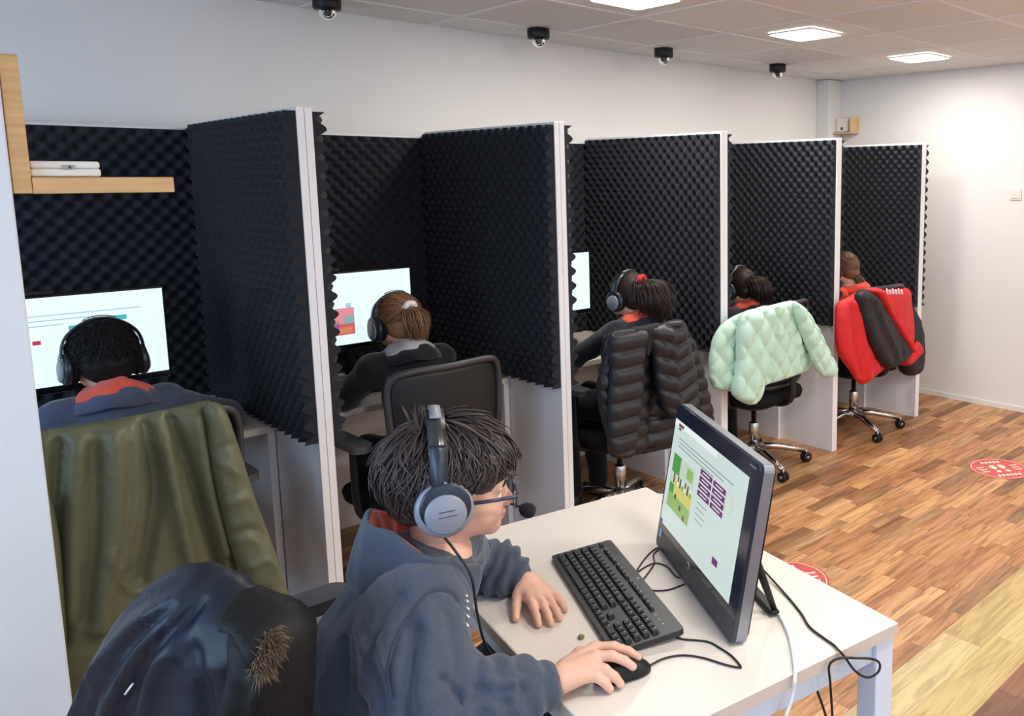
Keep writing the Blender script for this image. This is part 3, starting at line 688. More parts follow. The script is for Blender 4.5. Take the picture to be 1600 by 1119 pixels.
def sdf_mesh(prims, h):
    lo = np.full(3, 1e9); hi = -lo
    bb = []
    for p in prims:
        if p[0] == 'c': m = max(p[3], p[4]); a = np.minimum(p[1], p[2])-m; b = np.maximum(p[1], p[2])+m
        else: m = p[2].max() if p[3] is not None else p[2]; a = p[1]-m; b = p[1]+m
        bb.append((a, b))
        if not p[6]: lo = np.minimum(lo, a); hi = np.maximum(hi, b)
    lo -= 4*h; hi += 4*h
    n = np.ceil((hi-lo)/h).astype(int)+1
    ax = [lo[i]+h*np.arange(n[i]) for i in range(3)]
    f = np.full(n, 0.5)
    for p, (a, b) in zip(prims, bb):
        k = p[5]; pad = k+3*h+0.01
        s = np.clip(np.floor((a-pad-lo)/h).astype(int), 0, n-1); e = np.clip(np.ceil((b+pad-lo)/h).astype(int)+1, 1, n)
        if (e <= s).any(): continue
        X, Y, Z = np.meshgrid(ax[0][s[0]:e[0]], ax[1][s[1]:e[1]], ax[2][s[2]:e[2]], indexing='ij', sparse=True)
        if p[0] == 'c':
            A, B = p[1], p[2]; ba = B-A; L2 = max(1e-12, ba@ba)
            t = np.clip(((X-A[0])*ba[0]+(Y-A[1])*ba[1]+(Z-A[2])*ba[2])/L2, 0, 1)
            d = np.sqrt((X-A[0]-t*ba[0])**2+(Y-A[1]-t*ba[1])**2+(Z-A[2]-t*ba[2])**2)-(p[3]+(p[4]-p[3])*t)
        else:
            C = p[1]; r = p[2]; x, y, z = X-C[0], Y-C[1], Z-C[2]
            if p[3] is not None:
                R = p[3]; x, y, z = R[0, 0]*x+R[0, 1]*y+R[0, 2]*z, R[1, 0]*x+R[1, 1]*y+R[1, 2]*z, R[2, 0]*x+R[2, 1]*y+R[2, 2]*z
            k0 = np.sqrt((x/r[0])**2+(y/r[1])**2+(z/r[2])**2); k1 = np.sqrt((x/r[0]**2)**2+(y/r[1]**2)**2+(z/r[2]**2)**2)+1e-9
            d = k0*(k0-1)/k1
        sl = (slice(s[0], e[0]), slice(s[1], e[1]), slice(s[2], e[2]))
        g = f[sl]
        if p[6]:
            d = -d; hh = np.maximum(k-np.abs(g-d), 0)/k; f[sl] = np.maximum(g, d)+hh*hh*k/4
        else:
            hh = np.maximum(k-np.abs(g-d), 0)/k; f[sl] = np.minimum(g, d)-hh*hh*k/4
    return surfnet(f, lo, h)
def surfnet(f, lo, h):
    s = f < 0
    c = [f[dx:f.shape[0]-1+dx, dy:f.shape[1]-1+dy, dz:f.shape[2]-1+dz] for dx in (0, 1) for dy in (0, 1) for dz in (0, 1)]
    cnt = sum((x < 0).astype(np.int8) for x in c)
    m = (cnt > 0) & (cnt < 8)
    I = np.argwhere(m); idx = np.full(m.shape, -1, np.int64); idx[m] = np.arange(len(I))
    cv = np.stack([x[m] for x in c], 1)
    off = np.array([(dx, dy, dz) for dx in (0, 1) for dy in (0, 1) for dz in (0, 1)], float)
    acc = np.zeros((len(I), 3)); nn = np.zeros(len(I))
    for a in range(8):
        for b in range(a+1, 8):
            if np.abs(off[a]-off[b]).sum() != 1: continue
            va, vb = cv[:, a], cv[:, b]; x = (va < 0) != (vb < 0)
            t = va[x]/(va[x]-vb[x]); acc[x] += off[a]+t[:, None]*(off[b]-off[a]); nn[x] += 1
    V = lo+h*(I+acc/nn[:, None])
    Q = []
    for axn in range(3):
        u, v = (axn+1) % 3, (axn+2) % 3
        sl0 = [slice(None)]*3; sl1 = [slice(None)]*3; sl0[axn] = slice(0, -1); sl1[axn] = slice(1, None)
        ch = s[tuple(sl0)] != s[tuple(sl1)]
        e = np.argwhere(ch); e = e[(e[:, u] > 0) & (e[:, v] > 0) & (e[:, u] < f.shape[u]-1) & (e[:, v] < f.shape[v]-1)]
        def g(du, dv):
            q = e.copy(); q[:, u] -= du; q[:, v] -= dv; return idx[q[:, 0], q[:, 1], q[:, 2]]
        q = np.stack([g(1, 1), g(0, 1), g(0, 0), g(1, 0)], 1)
        ins = s[e[:, 0], e[:, 1], e[:, 2]]
        q[~ins] = q[~ins][:, ::-1]; Q.append(q)
    return V, np.concatenate(Q)
def relax(V, Q, it=2, lam=0.5):
    E = np.concatenate([Q[:, [0, 1]], Q[:, [1, 2]], Q[:, [2, 3]], Q[:, [3, 0]]]); n = len(V)
    for _ in range(it):
        A = np.zeros_like(V); d = np.bincount(E[:, 0], minlength=n)+np.bincount(E[:, 1], minlength=n)
        for k in range(3): A[:, k] = np.bincount(E[:, 0], V[E[:, 1], k], n)+np.bincount(E[:, 1], V[E[:, 0], k], n)
        V = V+lam*(A/np.maximum(d, 1)[:, None]-V)
    return V
def vnormals(V, Q):
    nf = np.cross(V[Q[:, 2]]-V[Q[:, 0]], V[Q[:, 3]]-V[Q[:, 1]]); N = np.zeros_like(V)
    for k in range(3): 
        for j in range(3): N[:, j] += np.bincount(Q[:, k], nf[:, j], len(V))
    for j in range(3): N[:, j] += np.bincount(Q[:, 3], nf[:, j], len(V))
    return N/np.maximum(1e-12, np.linalg.norm(N, axis=1))[:, None]
def fast_mesh(name, V, Q, smooth=True):
    me = bpy.data.meshes.new(name); nq = len(Q); k = Q.shape[1]
    me.vertices.add(len(V)); me.vertices.foreach_set('co', np.ascontiguousarray(V, np.float32).ravel())
    me.loops.add(nq*k); me.loops.foreach_set('vertex_index', np.ascontiguousarray(Q, np.int32).ravel())
    me.polygons.add(nq); me.polygons.foreach_set('loop_start', np.arange(0, nq*k, k, dtype=np.int32))
    me.polygons.foreach_set('use_smooth', np.full(nq, smooth)); me.update(calc_edges=True); me.validate(); return me
def solid(name, prims, h, matl, parent=None, it=2, disp=None):
    V, Q = sdf_mesh(prims, h); V = relax(V, Q, it)
    if disp is not None: V = V+vnormals(V, Q)*disp(V)[:, None]
    return link(name, fast_mesh(name, V, Q), matl, parent)
def folds(P, amp, scale=22, seed=1, aniso=(1, 1, 1)):
    q = P*np.array(aniso); w = np.c_[vnoise(q, scale*0.5, seed), vnoise(q, scale*0.5, seed+3), vnoise(q, scale*0.5, seed+5)]*0.025
    n = 1-np.abs(vnoise(q+w, scale, seed+7)); m = 1-np.abs(vnoise(q+w*1.5, scale*2.1, seed+9))
    return amp*((n**2-0.45)+0.35*(m**2-0.45))

class Frame:
    """local (forward, left, up) at a point"""
    def __init__(s, c, yaw, pitch=0.0, roll=0.0):
        s.c = np.asarray(c, float); f = v3(math.cos(yaw)*math.cos(pitch), math.sin(yaw)*math.cos(pitch), -math.sin(pitch)); l = v3(-math.sin(yaw), math.cos(yaw), 0); u = np.cross(f, l)
        l2 = l*math.cos(roll)+u*math.sin(roll); u2 = np.cross(f, l2); s.R = np.stack([f, l2, u2])       # rows
    def p(s, x, y, z): return s.c+x*s.R[0]+y*s.R[1]+z*s.R[2]
    def pts(s, P): return s.c+np.asarray(P, float)@s.R
    def mat(s): return Matrix(((s.R[0][0], s.R[1][0], s.R[2][0], s.c[0]), (s.R[0][1], s.R[1][1], s.R[2][1], s.c[1]), (s.R[0][2], s.R[1][2], s.R[2][2], s.c[2]), (0, 0, 0, 1)))

# ------------------------------------------------------------------ bodies
M_SKIN = mat('skin', srgb(226, 176, 150), 0.5, var=(25, 0.05), sss=0.12, spec=0.35)
M_SKIN2 = mat('skin_b', srgb(216, 164, 136), 0.5, var=(25, 0.05), sss=0.12, spec=0.35)
M_LIP = mat('lips', srgb(212, 146, 128), 0.45, sss=0.1)
M_EYEW = mat('eye_white', srgb(236, 232, 228), 0.2); M_IRIS = mat('eye_iris', srgb(52, 36, 28), 0.15)
def head_prims(f, s=1.0):
    P = lambda x, y, z: f.p(x*s, y*s, z*s)
    r = [el(P(-.008, 0, .040), v3(.094, .074, .082)*s, f.R), el(P(.034, 0, -.014), v3(.060, .057, .064)*s, f.R, 0.03)]
    for q in (-1, 1):
        r += [el(P(.054, q*.029, -.030), .031*s, None, .02), rc(P(0, q*.050, -.034), P(.070, q*.010, -.065), .021*s, .015*s, .02), rc(P(.084, q*.012, .018), P(.080, q*.042, .016), .008*s, .007*s, .014)]
        r += [el(P(.098, q*.008, -.023), .0068*s, None, .006), el(P(-.004, q*.073, -.012), v3(.014, .006, .024)*s, f.R, .008)]
    r += [el(P(.076, 0, -.066), .0145*s, None, .015), rc(P(.088, 0, .004), P(.1055, 0, -.019), .0075*s, .0092*s, .012)]
    r += [el(P(.094, 0, -.0425), v3(.0075, .018, .0046)*s, f.R, .005), el(P(.0915, 0, -.0515), v3(.0078, .015, .0050)*s, f.R, .005)]
    for q in (-1, 1): r += [el(P(.103, q*.031, -.003), v3(.016, .015, .010)*s, f.R, .010, True)]
    return r
def hand_prims(wrist, knuck, tips, th, lift=0.012, r0=.0092, r1=.0068, up=v3(0, 0, 1)):
    """wrist; 4 knuckles; 4 tips; th=(base, mid, tip)"""
    r = []; w = np.asarray(wrist, float); kn = [np.asarray(k, float) for k in knuck]
    for i, k in enumerate(kn):
        r.append(rc(w+(k-w)*0.12+(k-np.mean(kn, 0))*0.45, k, .0150, .0105, .014))
        t = np.asarray(tips[i], float); m1 = k*0.56+t*0.44+up*lift; m2 = k*0.22+t*0.78+up*lift*0.72
        r += [rc(k, m1, r0*1.04, r0, .006), rc(m1, m2, r0, (r0+r1)/2, .003), rc(m2, t, (r0+r1)/2, r1, .003)]
    b, m, t = [np.asarray(x, float) for x in th]
    r += [rc(w*0.6+b*0.4, b, .0145, .0125, .014), rc(b, m, .0112, .0098, .006), rc(m, t, .0098, .0075, .003)]
    return r
def join_parts(name, parts, h_list, mats):
    Vs = []; Qs = []; n = 0
    for prims, h, it in parts:
        V, Q = sdf_mesh(prims, h); V = relax(V, Q, it); Vs.append(V); Qs.append(Q+n); n += len(V)
    me = fast_mesh(name, np.concatenate(Vs), np.concatenate(Qs)); [me.materials.append(m) for m in mats]; return me

# ------------------------------------------------------------------ hair
def strand_mesh(paths, r0, seed=0, n=4, flat=1.0):
    """paths: list of (k,3) arrays; tapered tufts in one mesh"""
    Vs = []; Qs = []; base = 0; rg = np.random.RandomState(seed)
    ang = np.arange(n)*2*math.pi/n
    for P in paths:
        k = len(P); T = np.gradient(P, axis=0); T /= np.maximum(1e-9, np.linalg.norm(T, axis=1))[:, None]
        a = rg.normal(size=3); nrm = np.cross(T, a); nrm /= np.maximum(1e-9, np.linalg.norm(nrm, axis=1))[:, None]; b = np.cross(T, nrm)
        r = r0*rg.uniform(0.7, 1.3)*np.sqrt(np.clip(1-np.linspace(0, 1, k)**2.2, 0.01, 1))
        ring = P[:, None, :]+r[:, None, None]*(np.cos(ang)[None, :, None]*nrm[:, None, :]+np.sin(ang)[None, :, None]*b[:, None, :]*flat)
        Vs.append(ring.reshape(-1, 3)); i = np.arange(k-1)[:, None]*n; j = np.arange(n)[None, :]; j2 = (j+1) % n
        Qs.append((base+np.stack([i+j, i+j2, i+n+j2, i+n+j], -1)).reshape(-1, 4)); base += k*n
    return np.concatenate(Vs), np.concatenate(Qs)
def hair_mat(name, c0, c1, rough=0.42):
    m = mat(name, c0, rough, spec=0.45); nt = m.node_tree; N = nt.nodes; L = nt.links
    g = N.new('ShaderNodeNewGeometry'); r = N.new('ShaderNodeValToRGB'); r.color_ramp.elements[0].color = c0; r.color_ramp.elements[1].color = c1
    L.new(g.outputs['Random Per Island'], r.inputs['Fac']); L.new(r.outputs['Color'], N['Principled BSDF'].inputs['Base Color']); return m
def cap_surface(f, rad, cen, th, al, tilt=0.35):
    """point on the hair hull: th from the crown, al azimuth (0 = forward)"""
    x, y, z = math.sin(th)*math.cos(al), math.sin(th)*math.sin(al), math.cos(th)
    x, z = x*math.cos(tilt)-z*math.sin(tilt), x*math.sin(tilt)+z*math.cos(tilt)
    return v3(cen[0]+rad[0]*x, cen[1]+rad[1]*y, cen[2]+rad[2]*z)
def hair_object(name, matl, parent, cap_prims, h, paths, r0, seed, disp=None, n=4, flat=1.0):
    V, Q = sdf_mesh(cap_prims, h); V = relax(V, Q, 2)
    if disp is not None: V = V+vnormals(V, Q)*disp(V)[:, None]
    V2, Q2 = strand_mesh(paths, r0, seed, n, flat)
    me = fast_mesh(name, np.concatenate([V, V2]), np.concatenate([Q, Q2+len(V)])); me.materials.append(matl)
    return link(name, me, None, parent)

# ------------------------------------------------------------------ headset
M_HSGREY = mat('headset_silver', srgb(140, 141, 149), 0.42, 0.1); M_HSDARK = mat('headset_slate', srgb(46, 52, 62), 0.3, 0.3); M_HSBAND = mat('headset_band', srgb(44, 45, 46), 0.28, coat=0.3)
def headset(f, label, ry=0.088, rz=0.150, zc=-0.022, mic=None, tilt=0.10, xoff=-0.004, mark=False, bw=0.010, shell=None):
    """worn headset in the head frame: x forward, y left, z up"""
    r = empty('headset'); r.matrix_world = f.mat(); tag(r, label, 'headset', 'headsets worn by the children')
    def arc(a0, a1, n, ry_, rz_):
        return [Vector((xoff-math.sin(tilt)*rz_*math.sin(a), ry_*math.cos(a)*(1+0.10*math.sin(2*a)**2), zc+rz_*math.sin(a))) for a in np.linspace(a0, a1, n)]
    def strap(A, w, t, name, m, parent=r):
        mb = MB(); V = []; n = len(A)
        for i, p in enumerate(A):
            tg = (A[min(i+1, n-1)]-A[max(i-1, 0)]).normalized(); nr = tg.cross(Vector((1, 0, 0))).normalized()
            prof = [(-w/2, 0), (-w/2+0.003, t), (0, t*1.25), (w/2-0.003, t), (w/2, 0), (0, -0.0015)]
            V += [p+Vector((1, 0, 0))*a-nr*b for a, b in prof]
        k = 6; Fc = [(i*k+j, i*k+(j+1) % k, (i+1)*k+(j+1) % k, (i+1)*k+j) for i in range(n-1) for j in range(k)]+[tuple(reversed(range(k))), tuple(range((n-1)*k, n*k))]
        mb.add(V, Fc, True); return mb.build(name, m, parent)
    strap(arc(0.62, math.pi-0.62, 30, ry+bw, rz), 0.031, 0.005, 'headband', M_HSBAND)
    strap(arc(1.2, math.pi-1.2, 16, ry+bw+0.0045, rz+0.005), 0.020, 0.0015, 'crown_plate', M_HSGREY)
    for q in (-1, 1):
        A = arc(0.18, 0.78, 12, ry+bw*0.6+0.006, rz+0.001) if q > 0 else arc(math.pi-0.78, math.pi-0.18, 12, ry+bw*0.6+0.006, rz+0.001)
        strap(A, 0.028, 0.004, 'slider', M_HSDARK)
        c = Vector((xoff+0.006, q*(ry-0.004), zc-0.008)); ax = Vector((0, q, 0.06))
        cup = MB().lathe([(0.030, -0.004), (0.046, -0.002), (0.049, 0.006), (0.047, 0.014), (0.040, 0.018), (0.001, 0.018)], c, ax, 32).build('ear_cup', shell or M_HSGREY, r)
        MB().lathe([(0.025, -0.022), (0.044, -0.020), (0.047, -0.011), (0.044, -0.003), (0.030, -0.003)], c, ax, 28).build('cushion', M_FABRIC, cup)
        MB().lathe([(0.041, 0.0145), (0.042, 0.0185), (0.037, 0.0195), (0.001, 0.0195)], c+Vector((0.001, 0, 0.007)), ax, 28).build('rim', M_HSDARK, cup)
        pl = MB().lathe([(0.034, 0.016), (0.0345, 0.022), (0.031, 0.0245), (0.001, 0.0255)], c+Vector((0.002, 0, -0.005)), ax, 32).build('cover_plate', M_HSGREY, cup)
        if mark and q < 0:
            for (dx, dz, w_) in ((0.0, 0.003, 0.026), (0.002, -0.006, 0.030)): MB().box(c+Vector((0.003+dx, q*0.0253, dz)), (w_, 0.0006, 0.0016), (0, -0.18, 0)).build('lettering', M_GREYP, pl)
            MB().lathe([(0.0004, 0), (0.004, 0), (0.0005, 0.001)], c+Vector((-0.002, q*0.017, 0.05)), ax, 3).build('badge', M_HSGREY, cup)
    if mic:
        c0 = Vector((xoff+0.03, ry+0.004, zc-0.02)); P = spline([tuple(c0)]+mic, 8)
        b_ = MB().tube([Vector(p) for p in P], 0.0024, 8).build('microphone_boom', M_BLACK, r)
        e = Vector(mic[-1]); d_ = (Vector(mic[-1])-Vector(mic[-2])).normalized()
        MB().lathe([(0.001, -0.008), (0.009, -0.006), (0.0135, 0.002), (0.0145, 0.010), (0.0125, 0.018), (0.006, 0.0235), (0.0005, 0.025)], e, d_, 20).build('microphone_foam', mat('mic_foam', srgb(20, 20, 22), 0.95, bump=(900, 0.5, 0.001)), b_)
    return r
# ================================================================== office chairs
M_FRAME = mat('frame_grey_plastic', srgb(46, 46, 50), 0.4)
def make_chair():
    """local: faces +y, origin on the floor under the column"""
    r = empty('office_chair')
    MB().lathe([(0.001, 0.075), (0.042, 0.078), (0.046, 0.10), (0.040, 0.125), (0.030, 0.13), (0.001, 0.13)], n=24).build('hub', M_CHROME, r)
    for k in range(5):
        a = math.radians(90+72*k+14); ca, sa = math.cos(a), math.sin(a)
        m = MB(); P = [(0.03, 0.112), (0.12, 0.108), (0.22, 0.088), (0.305, 0.068)]
        n = len(P); V = []
        for i, (d, z) in enumerate(P):
            w = 0.022-0.009*i/3; t = 0.017-0.006*i/3
            for (b, c) in ((-w, -t), (w, -t), (w*0.8, t), (-w*0.8, t)): V.append((d*ca-b*sa, d*sa+b*ca, z+c))
        Fc = [(i*4+j, i*4+(j+1) % 4, (i+1)*4+(j+1) % 4, (i+1)*4+j) for i in range(n-1) for j in range(4)]+[(3, 2, 1, 0), (n*4-4, n*4-3, n*4-2, n*4-1)]
        m.add(V, Fc, True).build('base_leg', M_CHROME, r)
        c = Vector((0.31*ca, 0.31*sa, 0.029)); t = math.radians(40+70*k); ax = Vector((math.cos(t), math.sin(t), 0))
        cs = MB()
        for q in (-1, 1): cs.lathe([(0.001, -0.009), (0.022, -0.009), (0.0285, -0.006), (0.0285, 0.006), (0.022, 0.009), (0.001, 0.009)], c+ax*q*0.013, ax, 20)
        cast = cs.build('castor', M_BLACK, r)
        cv = MB(); cv.lathe([(0.010, -0.006), (0.010, 0.006), (0.0005, 0.0065)], c+ax*0.019, ax, 16); cv.tube([c, c+Vector((0, 0, 0.045))], 0.008, 8); cv.build('castor_pin', M_STEEL, cast)
    MB().lathe([(0.001, 0.125), (0.028, 0.125), (0.028, 0.25), (0.024, 0.255), (0.015, 0.256), (0.015, 0.40), (0.001, 0.40)], n=20).build('gas_column', M_CHROME, r)
    mb = MB(); mb.box((0, -0.02, 0.388), (0.16, 0.26, 0.035), bev=0.012); mb.tube([(0.07, 0.05, 0.385), (0.22, 0.06, 0.38)], 0.006, 8); mb.build('tilt_mechanism', M_BLACK, r)
    # seat cushion
    def cushion(w, d, t, yo, zo):
        o = rrect(w, d, 0.10, 6, 0, yo); V = []; n = len(o); prof = [(0.80, -0.5), (0.97, -0.42), (1.0, 0.0), (0.97, 0.30), (0.88, 0.46), (0.6, 0.52), (0.0, 0.5)]
        for s_, zz in prof[:-1]: V += [(p[0]*s_, yo+(p[1]-yo)*s_, zo+zz*t-(0.03*max(0, (p[1]-yo)*s_/(d/2)-0.55) if zz > 0 else 0)) for p in o]
        m = len(prof)-1; V.append((0, yo, zo+0.5*t)); Fc = [tuple(reversed(range(n)))]+[(i*n+k, i*n+(k+1) % n, (i+1)*n+(k+1) % n, (i+1)*n+k) for i in range(m-1) for k in range(n)]+[((m-1)*n+k, (m-1)*n+(k+1) % n, m*n) for k in range(n)]
        return mesh('seat', V, Fc, True)
    link('seat', cushion(0.48, 0.47, 0.075, 0.02, 0.435), M_FABRIC, r)
    sh = MB(); o = rrect(0.45, 0.43, 0.10, 6, 0, 0.02); n = len(o); V = []
    for s_, zz in ((0.55, 0.368), (0.9, 0.384), (1.0, 0.402)): V += [(p[0]*s_, 0.02+(p[1]-0.02)*s_, zz) for p in o]
    sh.add(V, [tuple(reversed(range(n)))]+[(i*n+k, i*n+(k+1) % n, (i+1)*n+(k+1) % n, (i+1)*n+k) for i in range(2) for k in range(n)], True).build('seat_shell', M_BLACK, r)
    # back: curved frame, pad, upright
    def back(w0, w1, z0, z1, y0, t, name, m, bow=0.05, parent=r):
        nu, nv = 16, 16; V = []; Fc = []
        def pt(i, j, side):
            u = -1+2*i/nu; v = j/nv; z = z0+(z1-z0)*v
            w = (w0+(w1-w0)*math.sin(v*math.pi/2))/2
            e = (1-abs(2*v-1)**8*0.10); x = u*w*e
            y = y0-0.075*(z-0.48)-0.018*math.sin(math.pi*min(1, max(0, (z-0.5)/0.4)))+bow*u*u
            th = t*(1-abs(u)**6*0.7)*(1-abs(2*v-1)**8*0.7)
            return (x, y+(th/2 if side else -th/2), z)
        for side in (0, 1):
            for i in range(nu+1):
                for j in range(nv+1): V.append(pt(i, j, side))
        n = (nu+1)*(nv+1); I = lambda i, j: i*(nv+1)+j
        for i in range(nu):
            for j in range(nv): Fc.append((I(i, j), I(i+1, j), I(i+1, j+1), I(i, j+1))); Fc.append((n+I(i, j), n+I(i, j+1), n+I(i+1, j+1), n+I(i+1, j)))
        ed = [(i, 0) for i in range(nu)]+[(nu, j) for j in range(nv)]+[(i, nv) for i in range(nu, 0, -1)]+[(0, j) for j in range(nv, 0, -1)]
        for k in range(len(ed)): a, b = ed[k], ed[(k+1) % len(ed)]; Fc.append((I(*b), I(*a), n+I(*a), n+I(*b)))
        return link(name, mesh(name, V, Fc, True), m, parent)
    bs = back(0.40, 0.46, 0.50, 0.955, -0.205, 0.030, 'back_shell', M_BLACK)
    back(0.36, 0.41, 0.52, 0.93, -0.176, 0.035, 'back_pad', M_FABRIC)
    nu_ = 40; fr_pts = []
    for k in range(nu_):
        a = 2*math.pi*k/nu_; c_, s_ = math.cos(a), math.sin(a); uu = math.copysign(abs(c_)**0.28, c_); vv = 0.5+0.5*math.copysign(abs(s_)**0.28, s_)
        z = 0.505+0.45*vv; w = (0.40+0.06*math.sin(vv*math.pi/2))/2; fr_pts.append(Vector((uu*w, -0.215-0.075*(z-0.48)-0.018*math.sin(math.pi*min(1, max(0, (z-0.5)/0.4)))+0.05*uu*uu, z)))
    MB().tube(fr_pts+fr_pts[:1], 0.0135, 8, cap=False).build('back_frame', M_FRAME, r)
    MB().tube([Vector(p) for p in spline([(0, -0.10, 0.385), (0, -0.21, 0.395), (0, -0.262, 0.45), (0, -0.262, 0.60), (0, -0.262, 0.70)], 6)], 0.026, 10, flat=0.5).build('back_upright', M_BLACK, r)
    for q in (-1, 1):
        a = MB(); a.tube([Vector(p) for p in spline([(q*0.17, -0.02, 0.395), (q*0.25, -0.02, 0.40), (q*0.272, -0.02, 0.47), (q*0.272, -0.015, 0.66)], 6)], 0.021, 8, flat=0.65)
        ar = a.build('arm_post', M_BLACK, r); p = MB(); p.prism(rrect(0.075, 0.27, 0.035, 5, q*0.272, 0.02), 0.665, 0.69); p.build('arm_pad', M_GREYP, ar)
    return r
chair0 = make_chair()
chair_specs = [((-0.49, 0.185), 0.0, 'black office chair under the olive jacket, in the leftmost booth'),
               ((0.43, 0.20), 0.03, 'black office chair with its bare back frame showing, in the second booth'),
               ((1.45, 0.22), -0.02, 'black office chair under the black puffer jacket'),
               ((2.43, 0.20), 0.05, 'black office chair on a polished star base under the mint quilted jacket'),
               ((3.40, 0.17), -0.10, 'black office chair on a polished star base under the red and black jacket'),
               ((-0.525, -1.29), -math.pi/2, 'black office chair with armrest that the boy in the foreground sits on')]
chairs = []
for k, (c, rz, lab) in enumerate(chair_specs):
    o = chair0 if k == 0 else copy_tree(chair0)
    o.location = (c[0], c[1], 0); o.rotation_euler = (0, 0, rz); tag(o, lab, 'chair', 'black office chairs'); chairs.append(o)
for ch_ in chairs[5].children:
    if ch_.name.startswith('back_'): ch_.scale = (0.84, 1.0, 0.85)
chairs[5].scale = (1, 1, 1.10)                              # raised to its highest setting
# ================================================================== the boy at the foreground desk
def fabric(name, c, var=0.10, sc=160, rough=0.92, sheen=0.25, bump=(500, 0.25, 0.001)): return mat(name, c, rough, var=(sc, var), bump=bump, sheen=sheen, spec=0.2)
M_HOOD = fabric('blue_grey_jersey', srgb(72, 79, 92)); M_RIB = fabric('charcoal_rib', srgb(62, 66, 76)); M_CORAL = fabric('coral_lining', srgb(226, 92, 70)); M_TROU = fabric('black_trousers', srgb(26, 26, 30)); M_SHOE = mat('black_shoe', srgb(30, 30, 32), 0.5)
M_TEE = fabric('white_tee', srgb(222, 220, 220))
boyF = Frame(at_d(704, 766, 1.50), math.atan2(-0.44, 0.90), 0.10, 0.0)
nb = at_d(686, 868, 1.50)                                  # base of the neck
shR = at_d(652, 948, 1.385); shL = v3(-0.285, -1.305, 0.915)
elR = at_d(672, 1128, 1.31); wrR = at_z(868, 1064, TZ+0.030)
wrL = at_z(819, 906, TZ+0.026); elL = v3(-0.185, -1.195, 0.802)
hip = v3(-0.505, -1.335, 0.59); chest = v3(-0.450, -1.372, 0.79)
tf = np.array([0.80, -0.10, 0]); tf /= np.linalg.norm(tf); tl = v3(-tf[1], tf[0], 0)
knR = hip+tf*0.34-tl*0.11+v3(0, 0, -0.02); knL = hip+tf*0.34+tl*0.11+v3(0, 0, -0.02)
anR = v3(knR[0]+0.02, knR[1]-0.01, 0.10); anL = v3(knL[0]+0.02, knL[1]+0.01, 0.10)
# right hand on the mouse, left hand flat on the desk
hr = hand_prims(at_z(872, 1061, TZ+0.034), [at_z(929, 1012, TZ+0.052), at_z(930, 1026, TZ+0.053), at_z(925, 1043, TZ+0.045), at_z(915, 1057, TZ+0.034)],
                [at_z(997, 1027, TZ+0.030), at_z(989, 1042, TZ+0.030), at_z(970, 1069, TZ+0.011), at_z(953, 1077, TZ+0.009)],
                (at_z(905, 1022, TZ+0.034), at_z(930, 1016, TZ+0.026), at_z(958, 1016, TZ+0.016)), 0.010, .0092, .0072)
hl = hand_prims(at_z(823, 910, TZ+0.026), [at_z(827, 936, TZ+0.026), at_z(840, 934, TZ+0.027), at_z(851, 931, TZ+0.026), at_z(861, 928, TZ+0.023)],
                [at_z(842, 976, TZ+0.008), at_z(861, 974, TZ+0.008), at_z(875, 966, TZ+0.008), at_z(883, 952, TZ+0.007)],
                (at_z(810, 930, TZ+0.022), at_z(807, 948, TZ+0.014), at_z(806, 966, TZ+0.009)), 0.007, .0088, .0068)
hr += [rc(wrR+(elR-wrR)*0.3, at_z(872, 1061, TZ+0.034), .024, .0205, .012)]; hl += [rc(wrL+(elL-wrL)*0.3, at_z(823, 910, TZ+0.026), .024, .0205, .012)]
hp = head_prims(boyF)+[rc(boyF.p(-.022, 0, -.035), nb+v3(0, 0, 0.0), .046, .047, .03)]
inner = [rc(nb, chest, .05, .085, .05), rc(chest, hip, .085, .09, .05), rc(nb, shR, .045, .04, .03), rc(nb, shL, .045, .04, .03), rc(shR, elR, .036, .03), rc(elR, wrR, .028, .021), rc(shL, elL, .036, .03), rc(elL, wrL, .028, .021), rc(hip, knR, .06, .045), rc(hip, knL, .06, .045), rc(knR, anR, .04, .03), rc(knL, anL, .04, .03)]
me = join_parts('person', [(hp, 0.0026, 2), (hr, 0.0021, 2), (hl, 0.0021, 2), (inner, 0.008, 1)], None, [M_SKIN, M_LIP])
V = np.empty(len(me.vertices)*3); me.vertices.foreach_get('co', V); V = V.reshape(-1, 3)
cen = np.array([V[list(p.vertices)].mean(0) for p in me.polygons]) if len(me.polygons) < 400000 else None
loc = (cen-boyF.c)@boyF.R.T
lip = (loc[:, 0] > 0.092) & (np.abs(loc[:, 1]) < 0.017) & (loc[:, 2] > -0.0555) & (loc[:, 2] < -0.0395)
me.polygons.foreach_set('material_index', lip.astype(np.int32))
boy = link('person', me); tag(boy, 'boy in glasses, headset and blue-grey hoodie using the foreground computer', 'person')
for q in (-1, 1):
    e = MB().lathe([(0.0005, -0.0125)]+[(0.0125*math.cos(a), 0.0125*math.sin(a)) for a in np.linspace(-1.4, 1.4, 12)]+[(0.0005, 0.0125)], boyF.p(.0750, q*.031, -.002), boyF.R[0]-0.25*boyF.R[2], 20).build('eye', M_EYEW, boy)
    MB().lathe([(0.0055, 0.0112), (0.0050, 0.0122), (0.0005, 0.0131)], boyF.p(.0750, q*.031, -.002), boyF.R[0]-0.25*boyF.R[2], 16).build('iris', M_IRIS, e)
    MB().tube([boyF.p(.094, q*.014, .019), boyF.p(.0945, q*.026, .023), boyF.p(.086, q*.046, .019)], [0.0018, 0.0028, 0.0012], 6).build('eyebrow', mat('brow', srgb(50, 38, 32), 0.8), boy)
